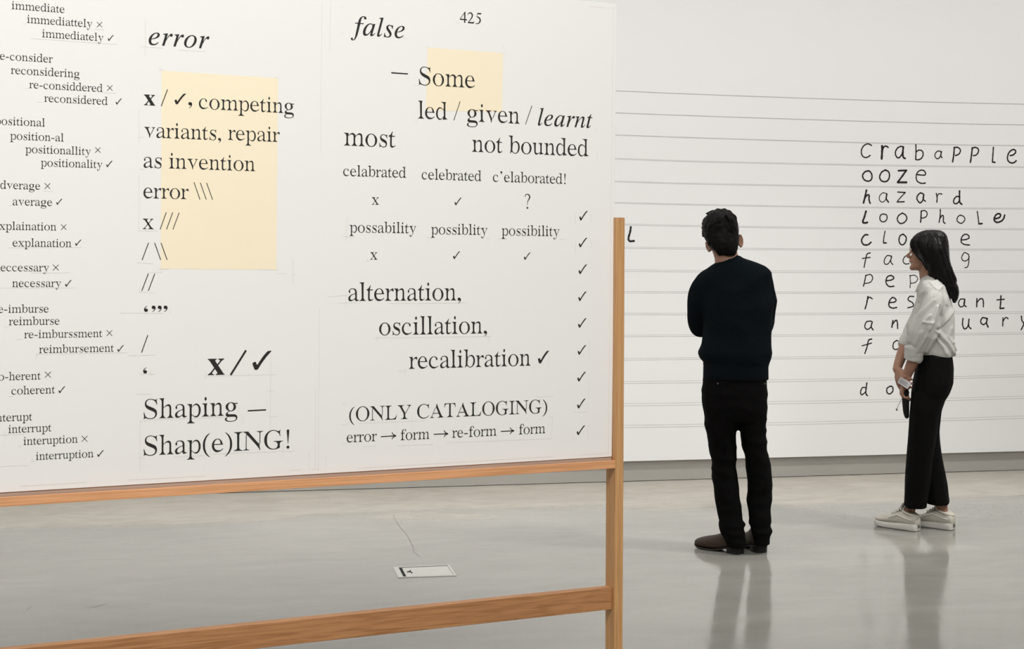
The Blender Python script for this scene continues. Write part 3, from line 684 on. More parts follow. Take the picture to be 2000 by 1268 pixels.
GLYPHS = json.loads(r'''{"a":[444,[368,-6,433,23,442,33,433,48,412,38,394,41,373,53,366,63,361,119,361,305,356,359,343,397,321,425,287,447,252,458,172,459,114,448,103,429,78,404,62,381,54,362,54,334,61,313,72,298,88,284,83,286,78,284,105,310,111,325,113,346,101,381,117,421,148,435,189,439,216,437,242,428,267,410,288,378,297,347,298,354,293,281,182,245,120,210,64,164,44,129,37,91,40,60,50,35,66,14,101,-10,162,-2,223,24,285,71,300,23,337,-8,346,-10],[133,50,112,82,110,100,113,125,136,175,171,211,211,235,293,262,302,183,299,92,283,103,242,61,222,48,182,35]],"b":[500,[60,-10,106,39,136,63,205,11,235,-1,273,-6,303,-5,333,5,360,21,389,44,415,73,437,110,455,155,465,202,468,251,465,295,457,335,444,371,427,402,405,429,380,450,357,465,336,474,275,466,229,444,163,385,154,488,154,588,157,621,179,680,3,683,3,666,22,663,41,656,66,636,81,591,86,618,90,587,90,143,88,111,80,79,59,16,54,-10],[219,26,164,92,155,152,154,137,155,366,153,358,175,366,220,413,239,424,256,430,272,432,323,424,353,406,378,371,394,326,398,303,402,243,396,171,386,162,374,99,344,48,307,22,266,15]],"c":[444,[281,2,362,39,412,82,398,93,359,64,324,49,286,44,208,55,165,75,132,107,109,150,95,203,95,267,104,283,116,344,147,395,187,423,230,431,266,426,296,402,306,362,309,372,318,324,339,303,353,300,334,297,336,301,352,311,367,328,372,349,368,374,354,398,325,423,293,441,266,450,202,448,170,441,139,428,113,408,85,380,61,347,41,308,29,264,25,215,28,171,38,132,55,95,77,63,104,37,135,15,163,-1,190,-10]],"d":[500,[224,0,269,26,320,86,316,20,309,-7,375,10,443,18,491,20,491,37,472,42,450,51,417,85,409,102,409,591,412,623,434,680,236,683,236,666,258,665,281,659,302,648,330,615,341,591,341,607,343,495,334,383,270,444,227,465,169,472,147,463,122,446,94,422,72,393,53,357,38,316,30,271,27,221,30,177,38,136,51,99,69,66,91,38,116,15,140,-1,161,-10],[169,40,140,60,116,100,102,148,99,168,96,230,100,293,118,363,143,403,173,424,218,432,240,430,257,424,278,411,323,364,344,359,343,363,342,112,346,125,315,106,268,54,248,40,234,34,216,31]],"e":[444,[285,5,369,49,417,98,401,110,367,78,329,57,286,50,197,63,155,87,124,127,106,179,108,249,424,248,415,252,396,282,364,374,334,413,294,443,257,457,223,460,161,453,108,418,82,391,58,357,39,317,28,274,25,229,28,181,38,138,55,99,77,65,103,37,134,15,163,-1,189,-10],[107,299,113,339,156,420,216,442,251,437,277,423,300,393,309,354,318,354,321,315,319,274,110,274]],"f":[333,[305,0,305,16,277,18,250,23,224,37,185,99,185,92,185,346,194,416,294,416,294,452,194,452,186,538,189,579,197,605,203,588,211,623,232,650,256,661,279,663,302,661,320,651,329,624,320,594,331,611,324,585,324,574,330,561,344,545,360,535,360,532,351,534,341,532,362,549,376,566,381,581,383,597,381,611,369,631,315,680,299,683,238,682,205,667,167,644,139,612,122,573,108,452,39,452,39,416,108,416,117,348,117,136,109,82,79,38,61,25,20,17,20,1,179,3]],"g":[500,[298,-214,360,-201,405,-181,439,-153,461,-118,467,-82,465,-57,457,-30,447,-11,431,6,408,20,383,28,357,34,314,38,208,40,162,44,136,58,130,76,133,98,143,117,181,151,164,149,167,145,202,150,274,148,299,155,326,168,356,184,379,202,396,222,408,243,415,267,417,294,414,327,398,368,375,402,470,402,470,434,422,434,358,428,290,457,261,460,210,459,182,456,156,444,125,426,97,405,76,383,62,360,54,335,52,307,63,249,98,202,172,155,115,122,119,118,80,86,66,69,57,50,54,29,59,8,84,-21,130,-50,66,-76,36,-102,28,-127,33,-148,49,-170,78,-191,118,-206,168,-215,217,-218],[203,172,181,185,160,215,147,258,143,262,139,304,142,347,146,352,159,392,181,422,206,437,235,441,264,437,290,421,316,385,327,347,330,304,328,262,313,218,292,188,265,171,235,167],[192,-195,154,-188,123,-175,101,-159,89,-142,86,-128,89,-109,125,-55,136,-45,342,-46,374,-51,391,-57,404,-66,415,-84,418,-105,410,-140,385,-166,349,-184,298,-194,240,-197]],"h":[500,[225,0,225,17,212,19,194,26,173,46,159,87,148,98,149,79,148,285,150,349,174,362,240,411,264,417,311,410,325,404,339,383,348,354,350,326,350,115,349,129,343,80,307,26,271,18,271,0,363,3,487,0,487,17,473,19,455,26,434,45,419,86,409,98,409,79,409,315,404,378,390,421,368,450,338,469,325,470,275,461,223,431,158,359,148,464,148,592,151,624,172,680,10,683,10,667,25,664,43,657,65,636,79,595,89,585,89,603,89,111,88,79,89,99,61,42,41,25,23,18,9,17,9,0,88,3]],"i":[278,[131,544,151,560,165,576,172,593,174,613,172,633,165,650,152,666,131,683,137,681,143,683,122,666,109,650,102,633,100,613,102,593,109,576,122,560,143,544,137,546],[253,0,253,17,237,19,218,26,195,46,180,87,169,96,170,78,170,365,173,397,195,453,22,455,21,438,35,437,54,431,77,412,93,368,104,354,103,373,103,98,73,40,51,25,33,19,16,17,16,0,103,3]],"l":[278,[257,0,257,17,241,19,222,26,199,47,184,89,173,98,174,79,173,592,177,623,199,680,22,683,22,666,39,664,59,657,85,632,95,590,108,582,107,601,107,113,106,79,107,99,76,41,54,25,36,19,19,17,19,0,106,3]],"m":[778,[239,0,239,17,224,19,206,26,183,48,170,88,160,95,160,78,162,341,185,353,254,403,280,408,327,401,341,395,357,374,366,347,367,77,368,95,357,85,342,46,320,26,301,18,287,16,287,0,380,3,506,0,506,16,492,18,473,26,451,47,437,87,426,95,426,77,426,281,430,315,489,383,521,403,546,408,593,401,608,396,623,375,632,347,634,319,634,77,634,95,623,85,609,46,586,26,567,18,553,16,553,0,681,3,775,0,775,16,761,18,742,25,719,45,705,86,694,96,695,77,695,309,689,370,675,413,652,441,621,459,609,460,554,451,501,420,445,359,415,418,360,456,337,460,289,451,236,420,177,356,179,423,183,450,17,453,17,437,32,435,52,427,75,406,90,365,100,358,100,374,100,111,99,77,100,97,71,41,49,24,31,18,16,16,16,0,110,3]],"n":[500,[228,0,228,16,215,18,198,25,176,45,163,86,152,96,153,78,153,279,155,342,177,355,242,403,266,408,312,401,326,395,340,375,348,347,350,319,350,113,350,126,344,78,308,25,273,18,273,0,363,3,485,0,485,16,471,18,454,25,433,44,418,84,408,96,409,77,409,309,404,370,390,412,368,441,339,459,325,460,277,452,226,423,168,360,171,425,175,450,17,453,17,436,31,435,49,427,72,405,85,365,95,358,94,373,95,111,94,77,94,97,67,41,47,25,30,18,16,16,16,0,94,3]],"o":[500,[284,-9,319,-2,348,12,377,33,407,60,434,94,454,135,466,178,470,224,466,270,455,313,434,353,407,388,347,438,318,452,284,459,215,459,181,452,152,438,90,386,64,351,44,311,33,269,29,224,33,180,44,138,64,98,91,63,122,35,152,12,182,-2,217,-9],[211,15,175,35,147,70,140,101,133,88,122,116,115,152,109,225,111,264,117,303,133,314,143,373,175,416,211,437,251,442,289,437,324,415,356,374,368,316,383,303,389,264,391,224,389,187,378,115,368,88,362,100,354,69,326,35,290,15,251,9]],"p":[500,[268,-217,268,-201,220,-192,200,-180,165,-129,163,-133,158,-101,157,-31,167,77,231,12,275,-11,334,-20,355,-10,380,7,406,31,428,61,446,96,459,137,468,185,470,228,467,272,460,313,447,351,429,384,408,412,383,435,359,450,338,460,274,449,226,419,170,347,169,418,173,447,8,450,8,434,28,430,46,422,72,399,84,357,89,384,93,354,93,-77,88,-132,78,-144,61,-172,47,-187,31,-196,5,-201,5,-217,102,-214],[244,28,159,102,159,333,183,350,250,408,282,415,333,406,360,387,383,348,400,279,402,220,399,158,395,137,380,89,355,50,326,30,278,21]],"r":[333,[235,0,235,16,193,23,175,34,150,69,141,93,141,77,140,246,142,306,165,319,205,376,220,386,231,389,269,382,279,377,275,383,306,342,318,333,317,330,308,332,303,330,316,343,327,360,335,382,333,403,326,426,314,443,292,460,197,401,154,329,149,411,150,447,10,450,10,433,37,426,57,409,72,365,82,351,81,369,81,97,54,40,36,25,20,19,5,16,5,0,120,3]],"s":[389,[248,-6,280,6,307,25,328,53,339,80,343,113,340,149,329,187,313,215,292,238,266,258,180,300,132,330,128,340,126,358,129,382,138,402,152,419,168,430,190,437,211,438,241,435,272,422,303,398,302,402,333,329,348,329,343,394,348,460,334,460,324,442,317,437,309,435,234,456,206,459,171,455,140,444,114,425,94,398,83,369,79,337,82,308,92,278,110,250,132,226,160,205,233,169,282,139,293,125,299,101,295,75,286,51,270,33,251,21,228,14,203,12,170,16,135,32,100,62,99,61,67,146,51,146,60,51,51,-10,66,-10,77,10,86,17,99,20,161,-2,185,-8,211,-10]],"t":[278,[194,3,249,39,279,84,263,92,249,68,227,49,205,44,165,50,151,56,140,71,135,85,132,109,132,323,140,390,249,390,249,421,145,421,145,459,149,490,164,553,167,579,152,579,126,527,106,494,83,467,58,443,26,425,13,420,13,390,62,390,70,326,70,97,73,59,81,31,93,13,128,-10]],"u":[500,[181,-10,215,1,277,31,293,46,323,84,319,20,313,-7,373,12,435,20,479,22,479,39,448,46,422,66,402,104,403,100,402,358,405,390,425,447,259,450,259,434,277,432,296,425,320,404,335,362,344,353,344,363,344,154,342,97,321,88,257,47,233,42,178,52,162,67,152,82,148,95,147,359,150,391,170,447,9,450,9,434,25,432,44,423,68,396,79,357,88,352,88,363,87,142,91,91,100,52,114,24,134,4,155,-8]],"v":[500,[255,-14,261,12,276,107,289,135,337,184,407,358,435,413,456,427,477,433,477,449,422,447,336,450,336,434,368,430,392,416,397,402,386,366,288,128,239,224,183,368,181,378,191,408,225,431,260,434,260,450,139,447,19,449,19,432,33,430,54,420,84,385,103,374,121,345,208,140,218,109,234,13,241,-14]],"x":[500,[175,0,175,17,144,19,119,35,122,54,130,72,144,91,225,194,276,129,316,67,315,62,293,31,278,21,246,17,246,1,393,3,479,0,479,16,460,22,443,36,429,39,403,62,381,87,309,195,280,252,406,405,431,421,467,436,467,450,407,448,315,450,315,434,353,428,370,417,367,402,359,385,348,370,266,270,209,347,189,390,201,418,229,432,250,434,250,450,165,447,17,449,17,432,43,424,77,395,88,399,112,375,132,349,184,269,211,214,104,73,82,48,56,33,17,16,17,1,78,3]],"y":[500,[108,-218,167,-197,184,-185,213,-153,230,-125,262,-47,270,-17,282,76,289,107,302,135,327,158,348,183,413,356,437,412,443,419,464,431,475,432,475,450,408,448,342,450,342,433,382,427,397,416,399,409,396,385,384,348,296,118,247,212,180,385,184,371,203,413,223,427,262,433,262,450,109,447,19,450,19,429,14,431,33,431,43,428,64,413,90,369,106,378,123,349,222,112,231,81,241,16,248,-11,227,-82,201,-131,183,-154,167,-167,152,-172,119,-166,105,-153,101,-133,101,-121,95,-107,82,-91,67,-82,67,-78,77,-81,84,-79,64,-96,51,-115,45,-138,47,-158,55,-177,73,-198,100,-218]],"A":[722,[211,0,211,18,161,21,132,38,125,59,127,77,132,99,175,196,443,196,479,124,493,74,479,41,435,20,388,15,388,0,706,0,706,16,689,18,663,30,633,62,620,71,593,109,579,137,416,500,395,558,364,674,350,674,312,525,298,497,253,447,94,70,82,47,75,40,54,26,30,17,15,16,15,0],[305,506,354,418,405,301,432,224,185,224]],"C":[667,[411,-9,486,11,544,40,598,80,633,119,615,134,587,104,551,74,512,51,472,35,436,26,377,21,286,35,218,70,164,138,137,219,129,329,137,446,147,483,161,523,214,598,284,643,360,656,418,649,476,628,557,569,600,482,610,456,627,456,610,583,615,616,624,649,627,676,609,676,596,645,582,632,556,626,520,635,459,659,402,672,359,676,297,671,245,656,199,635,203,635,153,602,110,561,73,510,48,455,33,396,28,332,33,267,47,208,72,152,109,100,151,59,201,26,249,1,253,2,299,-12,348,-14]],"G":[722,[437,-10,510,9,520,10,598,41,592,110,592,185,626,242,654,258,680,265,709,267,709,283,497,280,379,283,379,267,416,265,446,258,475,244,508,202,515,184,514,98,513,106,501,77,472,36,444,18,411,10,365,6,299,17,234,53,180,112,155,160,137,234,131,331,139,447,149,484,163,524,213,598,282,643,354,656,395,653,433,642,470,625,504,600,542,563,553,567,572,531,598,456,614,456,598,582,613,676,597,676,569,630,577,635,536,630,512,636,442,664,393,673,351,676,294,671,248,660,201,636,153,603,112,562,76,511,51,456,37,397,32,333,37,266,51,205,76,149,112,98,154,58,201,26,249,4,305,-11,366,-14]],"I":[333,[315,0,315,17,260,29,239,42,219,65,209,82,202,139,203,567,209,585,238,624,261,637,285,642,314,645,314,662,124,659,18,662,18,645,48,643,72,637,95,624,124,582,129,567,130,535,129,96,125,84,97,46,73,31,19,17,19,0,124,2]],"L":[611,[541,2,547,32,577,127,598,217,581,217,567,177,504,67,466,50,367,30,315,28,262,34,243,44,217,73,213,82,207,148,207,554,209,580,207,564,235,610,257,629,276,638,300,643,338,645,338,662,222,659,13,662,13,645,42,642,69,634,98,614,124,573,128,560,129,145,129,113,125,91,100,49,70,29,42,20,12,17,12,0,122,2]],"N":[722,[619,-11,589,132,585,162,589,192,604,222,616,252,616,551,618,595,624,620,646,634,675,642,707,645,707,662,584,660,495,662,495,646,555,635,575,625,588,612,580,627,584,610,589,575,589,276,586,205,513,273,232,600,189,660,12,661,12,645,52,633,78,615,123,576,103,507,103,91,98,54,93,35,103,53,89,39,70,29,52,24,12,20,12,2,134,5,224,3,224,20,191,23,162,30,139,44,132,69,130,113,130,481,132,552,205,485,523,117,558,67,587,13,603,-11]],"O":[722,[400,-12,438,-8,477,6,511,22,582,81,613,115,639,152,660,193,676,237,685,282,688,331,685,381,676,427,660,471,639,512,614,549,583,582,549,611,477,656,440,669,400,675,360,676,283,670,244,656,210,640,139,580,108,547,82,510,61,469,46,425,37,379,34,331,37,282,46,237,61,192,82,152,107,115,138,81,173,52,245,6,281,-7,322,-13,361,-14],[297,16,235,53,183,113,156,166,140,234,134,331,142,447,161,513,201,578,216,597,282,643,357,657,423,646,486,609,537,549,564,498,580,428,586,331,578,215,559,149,519,84,504,65,462,35,438,19,363,5]],"S":[556,[61,-13,77,19,102,37,75,33,126,21,167,4,224,-11,272,-14,309,-12,346,-5,381,6,410,25,439,48,461,74,476,104,485,134,488,171,485,215,480,241,473,264,463,283,448,302,429,320,386,350,213,430,173,454,154,469,143,483,134,505,130,533,135,569,149,600,171,625,199,643,231,653,266,656,304,653,337,644,371,626,434,578,422,592,466,503,474,473,491,473,477,589,478,620,490,673,470,673,463,653,440,630,448,632,444,635,405,644,316,670,261,676,228,674,196,666,168,655,143,639,121,619,103,595,91,568,84,542,81,508,87,457,102,414,125,381,154,352,184,331,237,302,335,257,395,220,424,184,432,146,428,113,413,77,388,47,355,24,318,12,273,8,216,14,163,35,111,74,87,137,68,192,62,217,42,217,57,71,54,40,42,-13]],"T":[611,[468,0,468,17,437,19,407,27,376,46,348,90,344,105,343,574,351,642,390,642,465,635,522,611,537,597,563,544,577,470,593,470,590,532,581,600,582,662,28,662,30,601,20,533,17,471,34,471,46,532,66,584,79,602,100,618,153,636,214,642,256,642,264,574,263,104,259,90,231,48,200,27,169,19,139,17,139,0,351,2]],"Y":[722,[531,0,531,17,499,20,469,29,437,49,410,91,407,105,406,144,406,235,410,265,414,260,598,550,633,598,631,607,663,630,686,640,703,644,703,661,616,659,497,662,497,641,494,643,548,639,583,619,586,608,583,585,573,560,556,530,404,290,355,366,248,566,239,595,237,589,261,622,279,634,296,640,314,644,345,645,345,662,217,659,22,661,22,644,45,640,75,627,102,600,110,609,135,582,153,554,322,261,323,113,319,91,292,49,260,29,231,20,199,17,199,0,413,2]],"_a":[500,[140,-6,176,8,210,33,245,66,282,110,320,164,301,103,289,59,285,32,290,8,304,-6,327,-11,372,1,421,38,475,100,461,112,428,77,403,56,385,49,375,50,370,55,368,62,382,126,476,431,398,431,384,390,371,419,346,435,309,441,260,434,213,415,166,382,122,340,85,295,56,244,34,192,21,141,17,90,20,60,27,35,40,15,58,0,79,-8,104,-11],[129,52,114,71,109,102,117,170,141,244,163,294,189,336,217,370,248,396,279,412,311,417,340,410,358,391,364,359,362,334,350,281,339,252,312,197,260,121,223,82,205,67,187,55,169,48,153,46]],"_e":[444,[205,-8,242,1,276,15,309,36,341,64,373,98,358,112,307,69,257,43,210,34,177,38,152,50,133,71,123,99,119,136,126,198,212,213,284,235,340,263,380,297,404,332,412,371,409,391,402,409,389,423,371,433,348,439,321,441,275,436,229,421,183,395,155,373,128,349,104,321,82,292,64,261,50,230,39,198,33,167,31,137,35,93,47,57,67,28,94,6,127,-7,166,-11],[143,256,158,289,175,320,194,348,214,371,236,390,257,404,278,413,299,416,318,411,330,399,334,378,328,341,310,307,281,277,241,251,190,231,130,219]],"_f":[278,[-33,-197,9,-165,46,-113,82,-36,100,15,152,212,194,396,317,396,323,425,200,425,226,535,249,601,278,640,315,653,336,647,343,634,335,606,339,585,352,573,374,569,402,574,418,588,424,611,421,629,413,645,398,659,379,670,357,676,331,678,286,672,244,655,205,626,171,586,144,536,125,476,112,425,14,425,6,396,106,396,16,-30,-2,-98,-20,-145,-34,-165,-51,-177,-70,-181,-80,-176,-81,-171,-74,-145,-78,-128,-89,-118,-108,-115,-130,-120,-143,-133,-147,-156,-145,-169,-139,-182,-128,-192,-114,-200,-98,-205,-80,-207]],"_l":[278,[106,-8,126,1,150,16,175,38,200,66,226,100,212,114,181,77,156,55,137,47,128,50,122,57,120,69,130,117,274,653,279,675,278,679,274,682,268,683,126,660,124,643,160,640,171,636,178,630,182,620,183,607,178,578,62,139,47,75,41,36,47,11,53,2,63,-5,87,-11]],"_n":[500,[383,5,429,47,474,117,459,129,431,85,407,58,387,50,376,52,370,59,368,71,380,125,443,351,446,388,440,416,422,433,393,439,362,434,328,418,289,392,248,355,204,307,158,249,214,429,214,438,210,441,123,423,57,414,55,397,80,397,104,391,110,385,114,377,116,367,104,309,14,3,89,3,112,83,135,148,158,199,200,265,250,325,299,368,328,382,340,383,353,380,361,371,364,355,360,326,348,273,294,71,290,41,292,26,296,14,303,4,312,-3,323,-8,336,-9]],"_o":[500,[225,-6,271,8,315,32,343,52,369,76,393,102,415,131,433,161,448,193,459,225,466,256,468,288,463,331,449,368,426,399,395,422,357,436,312,441,278,438,244,429,210,415,177,395,147,372,118,345,92,315,70,283,52,249,38,213,30,178,27,142,32,99,45,62,68,31,99,8,136,-6,179,-11],[166,19,147,28,131,42,119,62,112,86,110,116,113,161,124,207,141,256,163,302,188,341,216,373,246,397,276,412,307,417,351,405,377,372,386,316,384,284,379,251,370,217,343,150,307,90,286,66,263,45,239,29,214,19,189,16]],"_r":[389,[124,0,173,153,237,278,313,374,321,353,328,345,347,336,372,337,385,343,396,352,405,364,410,378,412,394,407,419,400,428,391,435,369,441,323,420,266,356,195,250,247,436,244,440,237,441,85,414,82,396,132,389,140,383,144,374,146,361,131,291,45,0]],"_s":[389,[188,-11,213,-5,236,5,256,19,274,35,288,54,298,76,305,98,307,123,303,154,297,169,272,215,195,318,183,342,179,364,181,378,186,390,195,401,207,410,221,416,236,418,283,404,314,365,330,299,347,299,366,439,350,439,347,430,339,424,327,422,270,438,250,441,225,442,193,439,164,428,139,411,120,388,109,362,105,332,106,317,114,288,139,243,216,141,226,117,229,94,227,71,219,52,207,35,191,22,172,15,151,12,124,16,101,28,82,47,68,73,58,106,54,146,37,147,16,-7,35,-7,39,1,46,5,57,7,113,-8,135,-12]],"_t":[278,[129,1,178,36,227,95,213,110,182,73,157,51,138,43,129,45,123,52,121,63,130,109,207,394,288,394,296,424,215,424,251,546,229,546,179,479,125,435,68,413,64,394,130,394,46,86,39,61,37,37,42,10,57,-6,83,-11]],"*x":[500,[182,0,182,22,152,25,138,35,133,51,135,62,141,75,212,170,276,71,284,45,282,38,273,29,238,24,238,0,484,0,484,23,466,27,460,32,443,54,303,273,386,377,415,408,444,429,472,440,472,461,307,461,307,437,346,431,356,422,357,414,350,393,281,305,229,386,216,416,221,428,235,435,259,437,259,461,12,461,12,436,32,430,52,415,70,391,190,203,99,84,71,55,43,34,13,22,13,0]],"W":[640,[153,26,154,31,158,29,180,51,280,220,310,267,413,413,496,522,614,654,632,676,632,680,625,685,605,676,613,692,584,674,587,690,565,661,564,673,538,659,533,664,539,688,468,612,380,502,334,440,262,324,241,296,239,305,221,263,200,222,186,202,171,188,153,182,135,194,123,221,107,274,92,291,72,281,61,285,50,269,38,264,32,266,27,255,22,253,8,259,17,207,26,173,60,83,86,25,98,29,111,27,117,20,131,26,137,8]],"V":[640,[147,9,154,14,162,9,191,38,209,65,292,211,371,328,475,474,624,652,636,669,640,682,638,690,633,694,613,684,620,700,590,682,592,695,583,683,572,675,569,685,544,673,541,676,544,695,491,649,464,622,374,510,328,446,241,305,238,316,215,265,194,225,180,206,168,195,157,191,146,199,136,222,119,277,110,291,97,300,94,301,74,291,58,296,44,275,36,271,26,275,19,258,15,255,0,262,9,202,17,166,51,73,83,5,100,12,107,11,114,2,135,12,139,0]]}''')
ADV = {' ': 250, ',': 250, "'": 333, '!': 333, '?': 444, '(': 333, ')': 333, '-': 333, '4': 500, '2': 500, '5': 500}


def brush(pts, sub=6):
    """variable-width pen stroke -> closed outline"""
    P, W = spline([Vector((x, y, 0)) for x, y, w in pts], [(w,) for x, y, w in pts], sub)
    L, Rr = [], []
    for i, p in enumerate(P):
        t = (P[min(i + 1, len(P) - 1)] - P[max(i - 1, 0)]).normalized()
        L.append((p.x - t.y * W[i][0] / 2, p.y + t.x * W[i][0] / 2))
        Rr.append((p.x + t.y * W[i][0] / 2, p.y - t.x * W[i][0] / 2))
    return L + Rr[::-1]


def disc(x, y, r):
    return [(x + r * math.cos(k * math.pi / 8), y + r * math.sin(k * math.pi / 8)) for k in range(16)]


def comma(dx, dy, s=1):
    g = [disc(100, 46, 58), brush([(124, 78, 66), (154, 20, 42), (132, -50, 24), (62, -108, 7)])]
    return [[(dx + s * x, dy + s * y) for x, y in c] for c in g]


OWN = {
 '4': [[[(12, 231), (12, 167), (292, 167), (292, 0), (370, 0), (370, 167), (472, 167), (472, 231), (370, 231), (370, 676), (326, 676)],
        [(293, 231), (52, 231), (293, 574)]]],
 '2': [[brush([(40, 500, 22), (80, 590, 40), (190, 645, 62), (290, 600, 80), (330, 490, 84), (300, 370, 68), (215, 245, 50), (110, 115, 36), (40, 20, 26)])],
       [[(30, 0), (420, 0), (475, 137), (460, 143), (420, 88), (380, 76), (90, 76), (29, 14)]]],
 '5': [[[(175, 676), (404, 676), (432, 690), (440, 684), (396, 598), (184, 598), (152, 530), (128, 440), (98, 430)]],
       [brush([(110, 440, 20), (210, 420, 62), (310, 350, 88), (352, 240, 88), (318, 110, 76), (220, 28, 52), (130, 8, 38), (60, 26, 46)])]],
 '?': [[brush([(85, 540, 36), (98, 615, 30), (175, 658, 26), (268, 625, 46), (308, 535, 62), (272, 440, 46), (215, 350, 30), (197, 260, 22), (195, 170, 16)])], [disc(195, 42, 42)]],
 '!': [[brush([(166, 668, 40), (166, 640, 96), (166, 560, 84), (167, 360, 44), (168, 178, 14)])], [disc(167, 42, 52)]],
 '(': [[brush([(290, 672, 8), (175, 560, 46), (100, 400, 68), (84, 250, 74), (100, 100, 68), (175, -60, 46), (290, -172, 8)])]],
 ')': [[brush([(43, 672, 8), (158, 560, 46), (233, 400, 68), (249, 250, 74), (233, 100, 68), (158, -60, 46), (43, -172, 8)])]],
 '-': [[[(39, 194), (285, 194), (285, 252), (39, 252)]]],
 ',': [[c] for c in comma(0, 0)],
 "'": [[c] for c in comma(50, 575, 1.0)],
 '`': [[c] for c in comma(240, 575, -1.0)],
}
ADV['`'] = 333
_cache = {}


def glyph(k):
    """filled outline -> (points, faces, advance)"""
    if k in _cache:
        return _cache[k]
    if k in OWN:
        groups, adv = OWN[k], ADV[k]
    else:
        g = GLYPHS[k]
        adv = g[0]
        groups = [[[(c[i], c[i + 1]) for i in range(0, len(c), 2)] for c in g[1:]]]
    vs, fs = [], []
    for cs in groups:
        cu = bpy.data.curves.new('glyph', 'CURVE')
        cu.dimensions = '2D'
        cu.fill_mode = 'FRONT'
        for p in cs:
            s = cu.splines.new('POLY')
            s.points.add(len(p) - 1)
            s.use_cyclic_u = True
            for i, (a, b) in enumerate(p):
                s.points[i].co = (a / 1000, b / 1000, 0, 1)
        o = bpy.data.objects.new('glyph', cu)
        COL.objects.link(o)
        dg = bpy.context.evaluated_depsgraph_get()
        me = bpy.data.meshes.new_from_object(o.evaluated_get(dg))
        n = len(vs)
        vs += [(v.co.x * 1000, v.co.y * 1000) for v in me.vertices]
        fs += [tuple(i + n for i in f.vertices) for f in me.polygons]
        bpy.data.objects.remove(o)
        bpy.data.curves.remove(cu)
        bpy.data.meshes.remove(me)
    _cache[k] = (vs, fs, adv)
    return _cache[k]


TXT_Y = -0.0009


def flat(mb, name, mat, label=None, y=None):
    me = bpy.data.meshes.new(name)
    me.from_pydata([tuple(p) for p in mb.v], [], mb.f)
    me.materials.append(mat)
    o = bpy.data.objects.new(name, me)
    COL.objects.link(o)
    o.parent = panel
    if label:
        o['label'] = label
    return o


def text(s, xl, yb, xr, style='', name='lettering', yr=None, em=None, hs=1.0):
    """one printed line: left ink edge, baseline, right ink edge in photo pixels"""
    keys = [None if c == ' ' else (style + c if style + c in GLYPHS or style == '*' and c == 'x' else c) for c in s]
    x, pen = 0, []
    for k in keys:
        if k is None:
            x += 250
            continue
        g = glyph(k)
        pen.append((x, g))
        x += g[2]
    lo = min(p[0] for p in pen[0][1][0]) + pen[0][0]
    hi = max(p[0] for p in pen[-1][1][0]) + pen[-1][0]
    r = bl(xr, yb if yr is None else yr)
    if em is None:
        a = bl(xl, yb)
        sx = (r[0] - a[0]) / (hi - lo)
        sz = sx * hs
        slope = 0.0 if yr is None else (r[1] - a[1]) / (r[0] - a[0])
    else:
        sx = sz = em
        a = (r[0] - (hi - lo) * em, r[1])
        slope = 0.0
    mb = MB()
    for x, (vs, fs, adv) in pen:
        mb.add([(a[0] + (x + u - lo) * sx, TXT_Y, a[1] + v * sz + slope * (x + u - lo) * sx) for u, v in vs], fs)
    flat(mb, name, M_INK, 'printed ' + ('italic ' if style == '_' else 'bold ' if style == '*' else '') + 'text ' + s)
    return sx


def mark(kind, x0, y0, x1, y1, w=1.6, ink=M_INK):
    """tick, cross or slash inside a pixel box"""
    mb = MB()
    if kind == 'check_mark':
        vs, fs, _ = glyph('V' if x1 - x0 > 21 else 'W')
        a, b = bl(x0, y1), bl(x1, y0)
        mb.add([(a[0] + (b[0] - a[0]) * u / 640, TXT_Y, a[1] + (b[1] - a[1]) * v / 700) for u, v in vs], fs)
    elif kind == 'cross_mark':
        k = w * 0.00125
        ribbon(mb, [bl(x0, y0), bl(x1, y1)], k, y=TXT_Y, sub=1, taper=True)
        ribbon(mb, [bl(x0, y1), bl(x1, y0)], k, y=TXT_Y, sub=1, taper=True)
    else:
        ribbon(mb, [bl(x0, y0), bl(x1, y1)], w * 0.0014, y=TXT_Y, sub=1, taper=True)
    flat(mb, kind, ink)


def box_line(pts, w=0.0014, y=-0.0004, mb=None):
    ribbon(mb, [bl(*p) for p in pts], w, y=y, sub=1, taper=True)


# yellow highlighted fields
for pts, lab in (([(315.6, 137.8), (543, 153), (539.6, 527.4), (313.6, 525.3)], 'tall pale yellow rectangle'),
                 ([(835, 92.7), (983, 103.6), (980, 219.5), (831.5, 215.5)], 'small pale yellow rectangle behind Some')):
    q = [bl(*p) for p in pts]
    mb = MB()
    mb.add([(a, -0.0003, b) for a, b in q], [(3, 2, 1, 0)])
    flat(mb, 'yellow_field', M_YELLOW, lab)

# first column
EM = text('immediate', 22.5, 17.5, 126.3)
text('immediattely', 52.6, 44.5, 180.3)
mark('cross_mark', 189.2, 43, 199.4, 53.2, 1.1)
text('immediately', 82, 72.5, 202)
mark('check_mark', 210.4, 68.2, 222.4, 79.8)
text('re-consider', 0, 0, 103, yr=122.6, em=EM)
text('reconsidering', 21, 143.9, 155.3)
text('re-considdered', 57, 172, 200.6)
mark('cross_mark', 209.3, 166.5, 219.5, 177, 1.1)
text('reconsidered', 86.3, 198.7, 210.4)
mark('check_mark', 225.7, 192.3, 238, 204.3)
text('positional', 0, 0, 87.8, yr=247.2, em=EM)
text('position-al', 19.6, 272.2, 124.4)
text('positionallity', 49.3, 298.4, 177.4)
mark('cross_mark', 185.8, 287.7, 196.3, 298.2, 1.1)
text('positionality', 79.5, 324.6, 200)
mark('check_mark', 207.2, 313.8, 219.9, 326.5)
text('adverage', 0, 0, 78.7, yr=370.5, em=EM)
mark('cross_mark', 87.4, 358, 98, 368.8, 1.1)
text('average', 24.7, 400.8, 102)
mark('check_mark', 109.6, 388, 122, 400)
